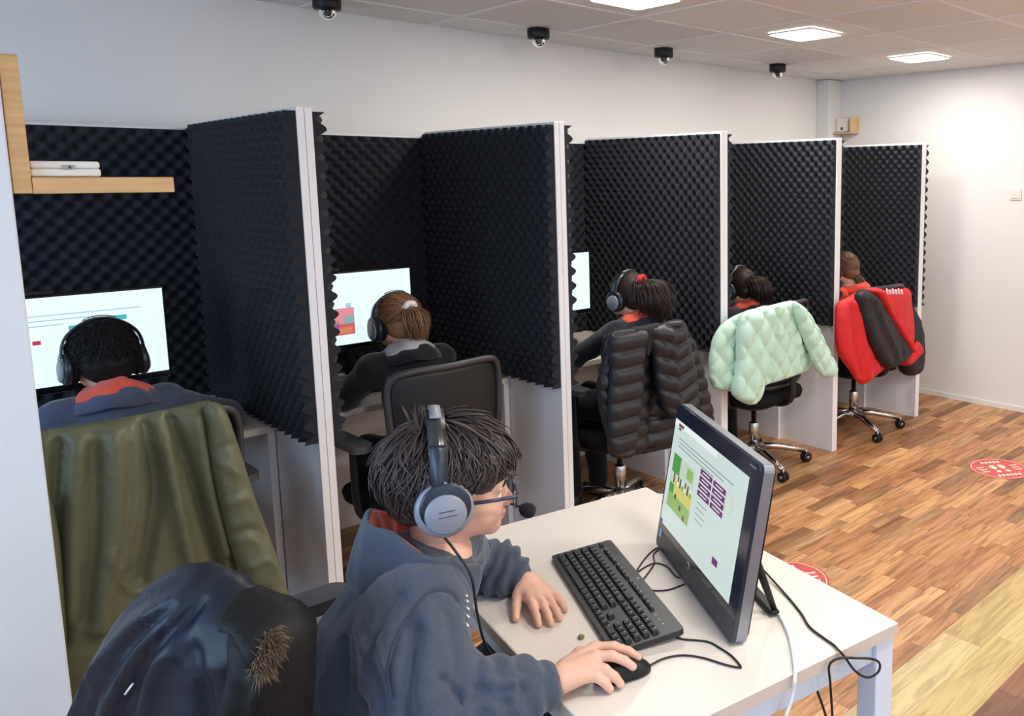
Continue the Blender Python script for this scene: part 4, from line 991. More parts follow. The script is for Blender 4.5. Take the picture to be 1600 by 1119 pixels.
# hoodie
TR = np.stack([tf, tl, v3(0, 0, 1)])
lean = nb-hip; lean /= np.linalg.norm(lean); fx = np.cross(tl, lean); TRl = np.stack([fx, tl, lean])
hood_pr = [el(chest+v3(0.0, 0, 0.0)-fx*0.012, v3(.094, .118, .170), TRl, .05), el(hip*0.8+chest*0.2-fx*0.012, v3(.112, .125, .15), TRl, .06), rc(nb+v3(-.030, .0, -.05), chest-fx*0.02, .062, .085, .06),
           rc(shR-lean*0.012, nb-lean*0.05, .056, .060, .09), rc(shR*0.6+elR*0.4, chest, .04, .06, .08), rc(shL, nb-lean*0.05, .054, .056, .06)]
hood_pr += chain([shR, shR*0.45+elR*0.55+v3(-.012, -.004, 0), elR+v3(0, 0, 0.002), elR*0.45+wrR*0.55+v3(0, 0, 0.004), wrR+(elR-wrR)*0.14], [.056, .060, .056, .046, .037], .06)
hood_pr += chain([shL, elL+v3(0, 0, .002), elL*0.4+wrL*0.6+v3(0, 0, 0.008), wrL+(elL-wrL)*0.16], [.060, .050, .046, .036], .03)
def boy_folds(P):
    t = np.clip(((P-shR)@(elR-shR))/((elR-shR)@(elR-shR)), 0, 1); d1 = np.linalg.norm(P-(shR+t[:, None]*(elR-shR)), axis=1)
    a = folds(P, 0.0085, 9, 4, (1, 1, 0.6))+folds(P, 0.003, 24, 8, (1, 1, 0.6)); t2 = np.clip(((P-wrR)@(elR-wrR))/((elR-wrR)@(elR-wrR)), 0, 1); d2 = np.linalg.norm(P-(wrR+t2[:, None]*(elR-wrR)), axis=1)
    t3 = np.clip(((P-wrL)@(elL-wrL))/((elL-wrL)@(elL-wrL)), 0, 1); d3 = np.linalg.norm(P-(wrL+t3[:, None]*(elL-wrL)), axis=1)
    a += np.where(d2 < 0.075, 0.0028*np.sin(t2*34+vnoise(P, 30, 2)*1.5), 0)+np.where(d3 < 0.075, 0.005*np.sin(t3*30+vnoise(P, 26, 5)*1.6), 0)
    # armhole seam of the near sleeve
    s = np.abs(t-0.0); return a
ho = solid('hoodie', hood_pr, 0.0048, M_HOOD, boy, 2, boy_folds)
def cuff(w, e, r0, name='cuff'):
    d = (e-w)/np.linalg.norm(e-w); m = MB(); P = [w+d*t for t in (-0.004, 0.0, 0.02, 0.042, 0.05)]
    m.tube([Vector(p) for p in P], [r0*0.93, r0*1.02, r0*1.06, r0*1.10, r0*1.02], 28, cap=False)
    m.tube([Vector(p) for p in (P[0], P[0]+d*0.03)], [r0*0.93, r0*0.86], 28, cap=False); return m.build(name, M_RIB, ho)
cuff(wrR+(elR-wrR)*0.03, elR, .0345); cuff(wrL+(elL-wrL)*0.05, elL, .034)
# hood: outer shell and coral lining
hc = nb+v3(-0.010, 0.004, -0.008); hf = Frame(hc, math.atan2(-0.32, 0.95), 0.30)
nph, prof = 48, 15
def hood_pt(phi, t):
    """phi: 0 at the back; t 0 lower outer .. 0.6 rim .. 1 inner"""
    bk = 0.5+0.5*math.cos(phi); ctl = [(0.078+0.034*bk, -0.085), (0.090+0.046*bk, -0.050), (0.088+0.050*bk, -0.012+0.018*bk), (0.078+0.058*bk, 0.008+0.062*bk), (0.071+0.052*bk, 0.007+0.058*bk), (0.062+0.028*bk, -0.008+0.016*bk), (0.054, -0.03)]
    q = t*(len(ctl)-1); i = min(int(q), len(ctl)-2); f_ = q-i; f2 = f_
    r = ctl[i][0]*(1-f2)+ctl[i+1][0]*f2; z = ctl[i][1]*(1-f2)+ctl[i+1][1]*f2
    w = 0.007*math.sin(phi*5+t*3)+0.004*math.sin(phi*11-t*4)
    return hf.p(-(r+w)*math.cos(phi)*0.95, (r+w)*math.sin(phi)*0.90, z+0.004*math.sin(phi*7))
def hood_sheet(t0, t1, name, m, par, th=0.004):
    V = []; Fc = []; nt = 14; ph = np.linspace(-2.75, 2.75, nph+1)
    for i in range(nph+1):
        for j in range(nt+1): V.append(hood_pt(ph[i], t0+(t1-t0)*j/nt))
    for i in range(nph):
        for j in range(nt): a = i*(nt+1)+j; Fc.append((a, a+1, a+nt+2, a+nt+1))
    o = link(name, mesh(name, V, Fc, True), m, par); md = o.modifiers.new('thick', 'SOLIDIFY'); md.thickness = th; md.offset = 0; s_ = o.modifiers.new('sub', 'SUBSURF'); s_.levels = 1; s_.render_levels = 1
    return o
hs_ = hood_sheet(0.0, 0.58, 'hood', M_HOOD, ho); hood_sheet(0.565, 1.0, 'hood_lining', M_CORAL, hs_, 0.003)
tee = MB(); tee.tube([hf.p(-0.064*math.cos(p), 0.058*math.sin(p), 0.006+0.012*math.cos(p)) for p in np.linspace(-2.6, 2.6, 30)], 0.006, 8, flat=2.2); tee.build('tee_collar', M_TEE, boy)
# seams and creases pressed into the cloth
from mathutils.bvhtree import BVHTree
def groove(o, jobs):
    me_ = o.data; n_ = len(me_.vertices); V_ = np.empty(n_*3); me_.vertices.foreach_get('co', V_); V_ = V_.reshape(-1, 3)
    N_ = np.empty(n_*3); me_.vertices.foreach_get('normal', N_); N_ = N_.reshape(-1, 3)
    bv = BVHTree.FromPolygons([tuple(v) for v in V_], [tuple(p.vertices) for p in me_.polygons]); D_ = np.zeros(n_); lines_ = []
    for poly, w, amp in jobs:
        H = []
        for u, v in spline(np.array(poly, float), 5):
            h = bv.ray_cast(Vector(CAM), Vector(ray(u, v)).normalized())
            if h[0] is not None: H.append(np.array(h[0]))
        lines_.append(H)
        if len(H) < 2: continue
        d = np.full(n_, 9.0); lo_, hi_ = np.min(H, 0)-3*w, np.max(H, 0)+3*w; near = np.all((V_ > lo_) & (V_ < hi_), 1); Pn = V_[near]; dn = np.full(len(Pn), 9.0)
        for i in range(len(H)-1):
            if np.linalg.norm(H[i+1]-H[i]) < 0.06: dn = np.minimum(dn, seg_dist3(Pn, H[i], H[i+1]))
        d[near] = dn; D_ += amp*np.exp(-(d/w)**2)
    me_.vertices.foreach_set('co', np.ascontiguousarray(V_+N_*D_[:, None], np.float32).ravel()); me_.update(); return lines_
def seg_dist3(P, A, B):
    ba = B-A; t = np.clip(((P-A)@ba)/max(1e-12, ba@ba), 0, 1); return np.linalg.norm(P-A-t[:, None]*ba, axis=1)
SEAM = [(718, 940), (705, 924), (682, 921), (660, 934), (641, 960), (622, 990), (611, 1020), (606, 1054), (611, 1090)]
lines_ = groove(ho, [(SEAM, .006, -.006), ([(648, 985), (642, 1030), (637, 1080), (636, 1125)], .012, -.016), ([(664, 960), (668, 1020), (662, 1090)], .020, .008), ([(700, 960), (712, 1020), (716, 1080)], .012, -.007),
   ([(690, 1062), (712, 1078), (722, 1100)], .008, -.009), ([(728, 1098), (760, 1090), (790, 1098)], .007, -.007), ([(745, 1075), (775, 1082), (800, 1078)], .007, -.006), ([(800, 1055), (815, 1075), (812, 1100)], .006, -.006), ([(760, 1062), (785, 1068), (812, 1062)], .008, .006),
   ([(574, 1035), (590, 1070), (596, 1110)], .012, -.010), ([(560, 980), (572, 1030), (566, 1100)], .014, .008), ([(538, 1000), (540, 1060), (532, 1110)], .010, -.008), ([(620, 930), (596, 965), (580, 1010)], .012, -.008), ([(590, 1000), (600, 1040)], .008, .006)])
S2 = [p for p in lines_[0]]
if len(S2) > 3: MB().tube([Vector(p+(CAM-p)/np.linalg.norm(CAM-p)*-0.001) for p in S2], 0.0011, 5).build('armhole_seam', M_RIB, ho)
# white print on the chest
pr_h = groove(ho, [([(727, 930), (729, 955), (727, 985)], .004, 0.0)])[0]
for k in range(0, len(pr_h)-2, 2):
    MB().tube([Vector(pr_h[k]), Vector(pr_h[k]*0.4+pr_h[k+1]*0.6+RT*0.004)], 0.0022, 5).build('chest_print', M_TEE, ho)
# seams
def seam(pts, off, name='seam'):
    MB().tube(spline(pts, 6), 0.0012, 5).build(name, M_RIB, ho)
# trousers, shoes
solid('trousers', chain([hip+v3(0, 0, -.03), knR, anR], [.098, .066, .052])+chain([hip+v3(0, 0, -.03), knL, anL], [.098, .066, .052]), 0.008, M_TROU, boy, 2, lambda P: folds(P, 0.004, 12, 3))
for a in (anR, anL): solid('shoe', [rc(a+v3(-.02, 0, -.058), a+tf*0.11+v3(0, 0, -.064), .034, .030), rc(a, a+v3(0, 0, -.05), .036, .036)], 0.005, M_SHOE, boy)
# hair
HR = v3(.120, .089, .102); HC = v3(-.008, 0, .042)
def cap_boy(P): return folds(P, 0.006, 28, 6)
cap = [el(boyF.p(-.014, 0, .046), v3(.106, .080, .090), boyF.R), el(boyF.p(-.062, 0, -.005), v3(.046, .058, .052), boyF.R, .03), el(boyF.p(.050, 0, .060), v3(.058, .066, .050), boyF.R, .03), el(boyF.p(.085, 0, -.034), v3(.060, .090, .058), boyF.R, .015, True)]
rg = np.random.RandomState(3); paths = []
for k in range(2300):
    al = rg.uniform(-math.pi, math.pi); th0 = math.acos(1-rg.uniform(0, 1)*1.22); fr_ = 0.5+0.5*math.cos(al)
    thm = 2.12*(1-fr_)+1.72*fr_+rg.normal()*0.07
    if abs(al) > 0.9 and abs(al) < 2.1: thm = 1.74+rg.normal()*0.10
    ln = rg.uniform(0.55, 1.0); th1 = min(th0+ln, thm); 
    if th1-th0 < 0.15: th0 = th1-0.35
    sw = rg.normal()*0.22+0.25*math.sin(al); lift = rg.uniform(0.93, 1.06); curl = rg.uniform(0.0, 0.10)*(1 if rg.rand() < .6 else -.4); m = 7; P = []
    for i in range(m):
        t = i/(m-1); q = cap_surface(None, HR*(lift-0.10*(1-t)**2+curl*t*t), HC, th0+(th1-th0)*t, al+sw*t*t)
        P.append(q)
    paths.append(boyF.pts(P))
for k in range(14):                                         # the tuft standing up behind the band
    a = rg.normal(size=2)*0.010; b = rg.normal(size=3)*0.008; paths.append(boyF.pts([(-.055+a[0], -.02+a[1], .125), (-.060+a[0]+b[0]*.5, -.02+a[1], .145), (-.063+a[0]+b[0], -.022+a[1]+b[1], .163+b[2])]))
M_HAIRB = hair_mat('brown_hair', srgb(36, 27, 26), srgb(74, 58, 52), 0.42)
hair_object('hair', M_HAIRB, boy, cap, 0.004, paths, 0.0026, 1, cap_boy)
# headset, glasses
headset(boyF, 'grey and black headset with a boom microphone worn by the boy in glasses', 0.091, 0.142, 0.008, [(0.075, 0.088, -0.050), (0.108, 0.060, -0.050), (0.124, 0.030, -0.046), (0.137, 0.010, -0.046)], 0.10, -0.022, True)
gl = empty('glasses'); gl.matrix_world = boyF.mat(); tag(gl, 'dark blue framed glasses worn by the foreground boy', 'glasses')
M_GLF = mat('glasses_frame', srgb(44, 52, 78), 0.3); M_LENS = mat('lens_glass', (1, 1, 1, 1), 0.02, trans=1.0)
for q in (-1, 1):
    o = [(q*0.031+p[0], p[1]) for p in rrect(0.046, 0.034, 0.012, 4)]
    MB().tube([(0.112-0.10*abs(p[0])*0.22, p[0], p[1]-0.004) for p in o]+[(0.112-0.10*abs(o[0][0])*0.22, o[0][0], o[0][1]-0.004)], 0.0020, 6, cap=False).build('rim', M_GLF, gl)
    n_ = len(o); MB().add([(0.112-0.10*abs(p[0])*0.22, p[0], p[1]-0.004) for p in o]+[(0.1112-0.10*abs(p[0])*0.22, p[0], p[1]-0.004) for p in o], [tuple(range(n_)), tuple(reversed(range(n_, 2*n_)))]+[(i, n_+i, n_+(i+1) % n_, (i+1) % n_) for i in range(n_)]).build('lens', M_LENS, gl)
    MB().tube([(0.111, q*0.054, 0.008), (0.104, q*0.068, 0.007), (0.06, q*0.077, 0.005), (0.0, q*0.079, 0.0)], 0.0036, 6, flat=1.0).build('temple', M_GLF, gl)
MB().tube([(0.112, -0.009, 0.004), (0.114, 0, 0.006), (0.112, 0.009, 0.004)], 0.0018, 6).build('bridge', M_GLF, gl)
# headset cable down the chest to the desk edge
cb = MB().tube(spline([boyF.p(-0.016, -0.092, -0.046), at_d(712, 862, 1.42), at_d(736, 900, 1.42), at_d(746, 960, 1.43), at_d(760, 1010, 1.44), at_d(790, 1052, 1.46), at_d(800, 1090, 1.47)], 8), 0.0024, 7).build('headset_cable', M_CABLE); tag(cb, 'black headset cable hanging down the foreground boy\'s chest', 'cable', 'cables of the foreground computer')
# ================================================================== the children in the booths
def kid(label, hpx, hy, chx, clothes, skin, hair_fn, yaw=math.pi/2, pitch=0.12, lining=None, collar=None, hands=None, s=0.95, head_lab=None, sh=0.135, chy=0.16, shoe=None, lift=0.0):
    hc_ = at_y(hpx[0], hpx[1], hy); f = Frame(hc_, yaw, pitch)
    d = v3(math.cos(yaw), math.sin(yaw), 0); l = v3(-d[1], d[0], 0)
    hip = v3(chx, chy, 0.565+lift); nb = hc_-f.R[2]*0.095-d*0.035; nb = nb+(hip-nb)*0.02
    ch = hip*0.42+nb*0.58-d*0.01
    shs = {q: nb+l*q*sh-v3(0, 0, 0.045) for q in (-1, 1)}
    if hands is None: hands = {1: v3(chx-0.14, max(hy+0.16, 0.50), 0.775), -1: v3(chx+0.14, max(hy+0.16, 0.50), 0.775)}
    els = {q: (shs[q]*0.45+hands[q]*0.55)+l*q*0.07-v3(0, 0, 0.05) for q in (-1, 1)}
    for q in (-1, 1): els[q][2] = max(els[q][2], 0.80)
    kn = {q: hip+d*0.36+l*q*0.09+v3(0, 0, -0.03) for q in (-1, 1)}; an = {q: v3(kn[q][0], kn[q][1]-0.06, 0.10) for q in (-1, 1)}
    hp = head_prims(f, s)+[rc(f.p(-.022, 0, -.035), nb, .044, .046, .03)]
    inner = [rc(nb, ch, .05, .08, .05), rc(ch, hip, .08, .085, .05)]; hd = []
    for q in (-1, 1):
        w = hands[q]; inner += [rc(nb, shs[q], .045, .038, .03), rc(shs[q], els[q], .034, .028), rc(els[q], w, .026, .02), rc(hip, kn[q], .058, .042), rc(kn[q], an[q], .036, .028)]
        fd = d*1.0-l*q*0.15; fd /= np.linalg.norm(fd); lt = v3(-fd[1], fd[0], 0)
        kk = [w+fd*0.060+lt*q*(0.021-0.014*i)*-1+v3(0, 0, 0.008) for i in range(4)]
        tp = [k_+fd*(0.052, 0.058, 0.054, 0.042)[i]-v3(0, 0, 0.022) for i, k_ in enumerate(kk)]
        b_ = w+fd*0.025-lt*q*0.03; hd.append(hand_prims(w, kk, tp, (b_, b_+fd*0.026-lt*q*0.008-v3(0, 0, .008), b_+fd*0.05-lt*q*0.005-v3(0, 0, .014)), 0.008)+[rc(w+(els[q]-w)*0.25, w, .022, .019, .012)])
    me = join_parts('person', [(hp, 0.0042, 2), (hd[0], 0.003, 1), (hd[1], 0.003, 1), (inner, 0.010, 1)], None, [skin])
    o = link('person', me); tag(o, label, 'person', 'children seated in the booths')
    up = nb-hip; up /= np.linalg.norm(up); fx = np.cross(l, up); R = np.stack([fx, l, up])
    pr = [el(ch, v3(.098, .140, .165), R, .05), el(hip*0.75+ch*0.25, v3(.105, .130, .14), R, .06), rc(nb-up*0.045-d*0.01, ch-fx*0.02, .066, .09, .06)]
    for q in (-1, 1):
        pr += [rc(shs[q], nb-up*0.04, .055, .058, .05)]+chain([shs[q], els[q], hands[q]+(els[q]-hands[q])*0.12], [.056, .045, .034], .03)
    to = solid('jumper', pr, 0.0062, clothes, o, 2, lambda P: folds(P, 0.006, 12, int(abs(chx)*7)+2, (1, 1, 0.6)))
    if lining is not None or collar is not None:
        cf = Frame(nb+up*0.012-d*0.004, yaw, 0.35)
        def ring(r0, r1, z0, z1, name, m, par, a0=-2.6, a1=2.6, th=0.008, wob=0.0045):
            V = []; Fc = []; n = 40; mm = 8
            for i in range(n+1):
                a = a0+(a1-a0)*i/n
                for j in range(mm+1):
                    t = j/mm; r = r0+(r1-r0)*t+0.012*math.sin(t*math.pi); z = z0+(z1-z0)*t; w = wob*math.sin(a*3+t*2)+wob*0.7*math.sin(a*7-t*3)
                    V.append(cf.p(-(r+w)*math.cos(a), (r+w)*math.sin(a), z*(0.55+0.45*(0.5+0.5*math.cos(a)))+w*0.5))
            for i in range(n):
                for j in range(mm): a = i*(mm+1)+j; Fc.append((a, a+1, a+mm+2, a+mm+1))
            ob = link(name, mesh(name, V, Fc, True), m, par); md = ob.modifiers.new('t', 'SOLIDIFY'); md.thickness = th; sb = ob.modifiers.new('s', 'SUBSURF'); sb.levels = 1; sb.render_levels = 1; return ob
        if collar is not None: ring(0.120, 0.096, -0.065, -0.002, 'hood', collar, to)
        if lining is not None: ring(0.108, 0.056, -0.022, 0.040, 'hood_lining', lining, to)
    tp_ = []
    for q in (-1, 1): tp_ += chain([hip+v3(0, 0, -.03), kn[q], an[q]], [.092, .062, .048])
    solid('trousers', tp_, 0.009, M_TROU, o, 2, lambda P: folds(P, 0.005, 12, 3))
    for q in (-1, 1): solid('shoe', [rc(an[q]+v3(0, -.015, -.060), an[q]+d*0.10+v3(0, 0, -.066), .033, .029), rc(an[q], an[q]+v3(0, 0, -.05), .034, .034)], 0.006, shoe or M_SHOE, o)
    hair_fn(f, o, s)
    return o, f, to
def short_hair(matl, seed):
    def fn(f, o, s):
        rg = np.random.RandomState(seed); R_ = v3(.110, .092, .100)*s; C_ = v3(-.012, 0, .038)*s
        cap = [el(f.p(-.012*s, 0, .042*s), v3(.106, .087, .094)*s, f.R), el(f.p(-.055*s, 0, -.012*s), v3(.054, .068, .058)*s, f.R, .03), el(f.p(.085*s, 0, -.04*s), v3(.06, .09, .075)*s, f.R, .015, True)]
        paths = []
        for k in range(1300):
            al = rg.uniform(-math.pi, math.pi); th0 = math.acos(1-rg.uniform(0, 1)*1.3); thm = 1.95-0.45*(0.5+0.5*math.cos(al))+rg.normal()*0.05; th1 = min(th0+rg.uniform(.25, .5), thm)
            if th1-th0 < .1: th0 = th1-.2
            sw = rg.normal()*.25; lf = rg.uniform(.96, 1.03)
            paths.append(f.pts([cap_surface(None, R_*(lf-.05*(1-t)**2+.02*t), C_, th0+(th1-th0)*t, al+sw*t) for t in np.linspace(0, 1, 5)]))
        hair_object('hair', matl, o, cap, 0.0055, paths, 0.0021, seed, lambda P: folds(P, .003, 30, seed))
    return fn
def pony_hair(matl, seed, tie, tail, tie_mat, width=0.03, wav=0.010, n_tail=260, tie_lab=None, tie_r=0.017, tail_r=0.0024):
    """tie: local point of the hair tie; tail: local points of the ponytail's middle line"""
    def fn(f, o, s):
        rg = np.random.RandomState(seed); R_ = v3(.103, .083, .092)*s; C_ = v3(-.010, 0, .038)*s
        cap = [el(f.p(-.010*s, 0, .040*s), v3(.100, .080, .088)*s, f.R), el(f.p(-.052*s, 0, -.010*s), v3(.050, .062, .050)*s, f.R, .03), el(f.p(.088*s, 0, -.04*s), v3(.06, .09, .080)*s, f.R, .015, True), el(f.p(*(v3(*tie)*.88)), .022, None, .03)]
        paths = []; T = v3(*tie)
        for k in range(1100):
            al = rg.uniform(-math.pi, math.pi); th = (1.72+.35*(0.5-0.5*math.cos(al)))*math.sqrt(rg.uniform(.05, 1)); p0 = cap_surface(None, R_*.98, C_, th, al)
            P = []
            for t in np.linspace(0, 1, 7):
                q = p0*(1-t)+T*t; e = (q-C_)/R_; n_ = np.linalg.norm(e); tgt = rg.uniform(1.0, 1.03); q = C_+(q-C_)*max(1, (tgt if t < .92 else 1.0)/max(n_, 1e-6)) if t < .95 else q
                P.append(q)
            paths.append(f.pts(P))
        mid = spline([tie]+list(tail), 6); L_ = len(mid)
        for k in range(n_tail):
            a = rg.normal(size=2); ph = rg.uniform(0, 6.28); ln = rg.uniform(.75, 1.0); m_ = max(4, int(L_*ln)); P = []
            for i in range(m_):
                t = i/(L_-1); w = width*(0.30+1.0*math.sin(min(1, t*1.25+.08)*math.pi/1.6))*(1-.35*t)
                P.append(mid[i]+v3(a[1]*w*.45, a[0]*w*.6, 0)+wav*math.sin(9*t+ph)*v3(.4, .7, 0)*t)
            paths.append(f.pts(P))
        h = hair_object('hair', matl, o, cap, 0.0055, paths, tail_r, seed, lambda P: folds(P, .002, 30, seed))
        tm = MB(); ax = v3(*tail[0])-T; ax /= np.linalg.norm(ax); q_ = Vector((0, 0, 1)).rotation_difference(Vector(f.R.T@ax)); pts = [Vector(f.p(*tie))+q_@Vector((tie_r*math.cos(a)*1.0, tie_r*math.sin(a), 0.003*math.sin(5*a))) for a in np.linspace(0, 2*math.pi, 25)]
        tm.tube(pts, tie_r*0.52, 8, cap=False); tm.build('hair_tie', tie_mat, h)
    return fn
M_HBLK = hair_mat('black_hair', srgb(15, 14, 16), srgb(32, 29, 29), 0.6); M_HBLK.node_tree.nodes['Principled BSDF'].inputs['Specular IOR Level'].default_value = 0.2; M_HLBR = hair_mat('light_brown_hair', srgb(92, 62, 42), srgb(160, 118, 82), 0.42); M_HDBR = hair_mat('dark_brown_hair', srgb(30, 19, 17), srgb(66, 44, 36), 0.42); M_HMBR = hair_mat('brown_hair_b', srgb(74, 50, 34), srgb(132, 94, 62), 0.42)
M_NAVYC = fabric('navy_jersey', srgb(34, 36, 46)); M_BLKC = fabric('black_jersey', srgb(26, 26, 30)); M_REDC = fabric('red_orange_fleece', srgb(222, 68, 46)); M_TIEW = fabric('white_tie', srgb(234, 226, 222)); M_TIER = fabric('red_tie', srgb(206, 44, 48)); M_GREYC = fabric('pale_grey_lining', srgb(176, 172, 172)); M_SHOEW = mat('white_shoe', srgb(206, 198, 196), 0.5)
M_HOOD1 = fabric('blue_grey_jersey_b', srgb(72, 82, 104))
k1, f1, _ = kid('boy with short black hair and coral hood in the leftmost booth', (162, 566), 0.36, -0.49, M_HOOD1, M_SKIN2, short_hair(M_HBLK, 11), math.pi/2+0.05, 0.18, M_CORAL, M_HOOD1, {1: v3(-0.60, 0.50, 0.775), -1: at_z(362, 646, 0.772)}, s=1.0, chy=0.13)
headset(f1, 'black headset with silver cups worn by the boy with short black hair', 0.094, 0.138, 0.002, None, 0.10, -0.012, bw=0.014, shell=M_HSDARK)
k2, f2, _ = kid('girl with light brown ponytail and white hair tie in the second booth', (622, 508), 0.30, 0.45, M_BLKC, M_SKIN2, pony_hair(M_HLBR, 12, (-.098, -.004, .058), [(-.125, -.008, .03), (-.125, -.012, -.03), (-.105, -.016, -.085)], M_TIEW, .030, .006, 600, tail_r=0.0017, tie_r=0.022), math.pi/2+0.02, 0.20, M_GREYC, M_BLKC, chy=0.14, s=0.98)
headset(f2, 'black headset worn by the girl with the white hair tie', 0.088, 0.128, 0.002, None, 0.05, -0.006, bw=0.012, shell=M_HSDARK)
k3, f3, _ = kid('girl with long dark ponytail and red hair tie in the third booth', (982, 466), 0.16, 1.47, M_NAVYC, M_SKIN, pony_hair(M_HDBR, 13, (-.085, 0, .085), [(-.13, -.004, .07), (-.155, -.008, .0), (-.150, -.014, -.075), (-.135, -.02, -.125)], M_TIER, .056, .024, 900, tail_r=0.0015, tie_r=0.021), math.pi/2+0.12, 0.05, M_CORAL, M_NAVYC, chy=0.16)
headset(f3, 'black headset with silver cups worn by the girl with the red hair tie', 0.088, 0.128, 0.002, None, 0.05, -0.004, bw=0.012, shell=M_HSDARK)
k4, f4, _ = kid('girl with dark ponytail and coral hood behind the mint jacket', (1156, 452), 0.28, 2.43, M_NAVYC, M_SKIN2, pony_hair(M_HDBR, 14, (-.092, 0, .066), [(-.125, -.006, .05), (-.145, -.016, -.01), (-.130, -.024, -.075), (-.115, -.028, -.115)], mat('dark_tie', srgb(30, 24, 24), .7), .040, .012, 600, tail_r=0.0016), math.pi/2, 0.10, M_CORAL, M_NAVYC, chy=0.16, shoe=M_SHOEW)
headset(f4, 'headset with pale cups worn by the girl behind the mint jacket', 0.088, 0.128, 0.002, None, 0.05, -0.004, bw=0.012, shell=M_HSDARK)
k5, f5, _ = kid('girl with low brown ponytail and red fleece in the farthest booth', (1318, 424), 0.20, 3.42, M_REDC, M_SKIN, pony_hair(M_HMBR, 15, (-.088, -.006, -.030), [(-.105, -.012, -.06), (-.115, -.016, -.10), (-.112, -.018, -.135)], mat('brown_tie', srgb(90, 62, 44), .7), .022, .004), math.pi/2+0.05, 0.12, None, M_REDC, chy=0.16)
# ================================================================== jackets over the chair backs
class Plane:
    def __init__(s, o, n, off=0.0):
        s.n = np.asarray(n, float)/np.linalg.norm(n); s.a = np.cross(v3(0, 0, 1), s.n); s.a /= np.linalg.norm(s.a); s.b = np.cross(s.n, s.a); s.o = np.asarray(o, float)+s.n*off
    def ab(s, u, v):
        r = ray(u, v); p = CAM+r*(np.dot(s.o-CAM, s.n)/np.dot(r, s.n))-s.o; return (float(p@s.a), float(p@s.b))
def seg_dist(P, A, B):
    ba = B-A; t = np.clip(((P-A)@ba)/max(1e-12, ba@ba), 0, 1); return np.linalg.norm(P-A-t[:, None]*ba, axis=1)
def pillow(name, pl, out_px, T, matl, parent, res=0.009, R=0.05, back=0.6, ridges=(), quilt=None, noise_amp=0.0, nsc=14, seed=1, bend=0.0, sub=4, aniso=(1, 1), sag=None):
    """a padded cloth piece with the given outline, lying in the plane; ridges: (px polyline, width, amplitude)"""
    O = np.array([pl.ab(u, v) for u, v in out_px]); S_ = spline(O, sub, True)
    L_ = np.r_[0, np.cumsum(np.linalg.norm(np.diff(np.r_[S_, S_[:1]], axis=0), axis=1))]; n = max(12, int(L_[-1]/res)); q = np.linspace(0, L_[-1], n, endpoint=False)
    C_ = np.r_[S_, S_[:1]]; Bd = np.c_[np.interp(q, L_, C_[:, 0]), np.interp(q, L_, C_[:, 1])]
    lo, hi = Bd.min(0), Bd.max(0); gx, gy = np.meshgrid(np.arange(lo[0], hi[0], res), np.arange(lo[1], hi[1], res)); G = np.c_[gx.ravel(), gy.ravel()]
    G[:, 0] += np.where((np.round((G[:, 1]-lo[1])/res).astype(int) % 2) > 0, res/2, 0)
    # inside test
    x, y = G[:, 0], G[:, 1]; ins = np.zeros(len(G), bool)
    for i in range(n):
        (x0, y0), (x1, y1) = Bd[i], Bd[(i+1) % n]; c = (y0 > y) != (y1 > y); xs_ = (x1-x0)*(y-y0)/(y1-y0 if y1 != y0 else 1e-12)+x0; ins ^= c & (x < xs_)
    G = G[ins]
    def bdist(P):
        d = np.full(len(P), 9.0)
        for i in range(n): d = np.minimum(d, seg_dist(P, Bd[i], Bd[(i+1) % n]))
        return d
    G = G[bdist(G) > res*0.55]
    pts = np.r_[Bd, G]; res_ = delaunay_2d_cdt([Vector(p) for p in pts], [(i, (i+1) % n) for i in range(n)], [], 1, 1e-6)
    P2 = np.array([tuple(v) for v in res_[0]]); tri = np.array([f for f in res_[2] if len(f) == 3])
    d = bdist(P2); onb = d < 1e-5
    prof = np.sqrt(np.clip(1-(1-np.clip(d/R, 0, 1))**2, 0, 1)); hgt = T*prof; fall = np.clip(d/0.02, 0, 1)
    add = np.zeros(len(P2))
    for poly, w, amp in ridges:
        A = spline(np.array([pl.ab(u, v) for u, v in poly]), 4); dd = np.full(len(P2), 9.0)
        for i in range(len(A)-1): dd = np.minimum(dd, seg_dist(P2, A[i], A[i+1]))
        add += amp*np.exp(-(dd/w)**2)
    if quilt is not None: hgt = hgt*quilt(P2[:, 0], P2[:, 1])
    P3 = np.c_[P2[:, 0]*aniso[0], P2[:, 1]*aniso[1], np.zeros(len(P2))]
    if noise_amp: add += folds(P3, noise_amp, nsc, seed)
    base = -bend*(P2[:, 0]-P2[:, 0].mean())**2
    W = lambda h: pl.o+P2[:, :1]*pl.a+P2[:, 1:2]*pl.b+(base+h)[:, None]*pl.n
    Vf = W(hgt+add*fall); Vb = W(-hgt*back+add*fall*0.5)
    nv = len(P2); mp = np.where(onb, np.arange(nv), np.arange(nv)+nv)
    a, b, c = tri[:, 0], tri[:, 1], tri[:, 2]
    area = np.cross(P2[b]-P2[a], P2[c]-P2[a]); tri = np.where((area < 0)[:, None], tri[:, ::-1], tri)
    F2 = mp[tri][:, ::-1]
    me = fast_mesh(name, np.r_[Vf, Vb], np.r_[tri, F2])
    return link(name, me, matl, parent)
def cloth(name, c, rough=0.55, sheen=0.0, var=0.06, bump=(55, 0.35, 0.004), spec=0.35): return mat(name, c, rough, var=(30, var), bump=bump, sheen=sheen, spec=spec)
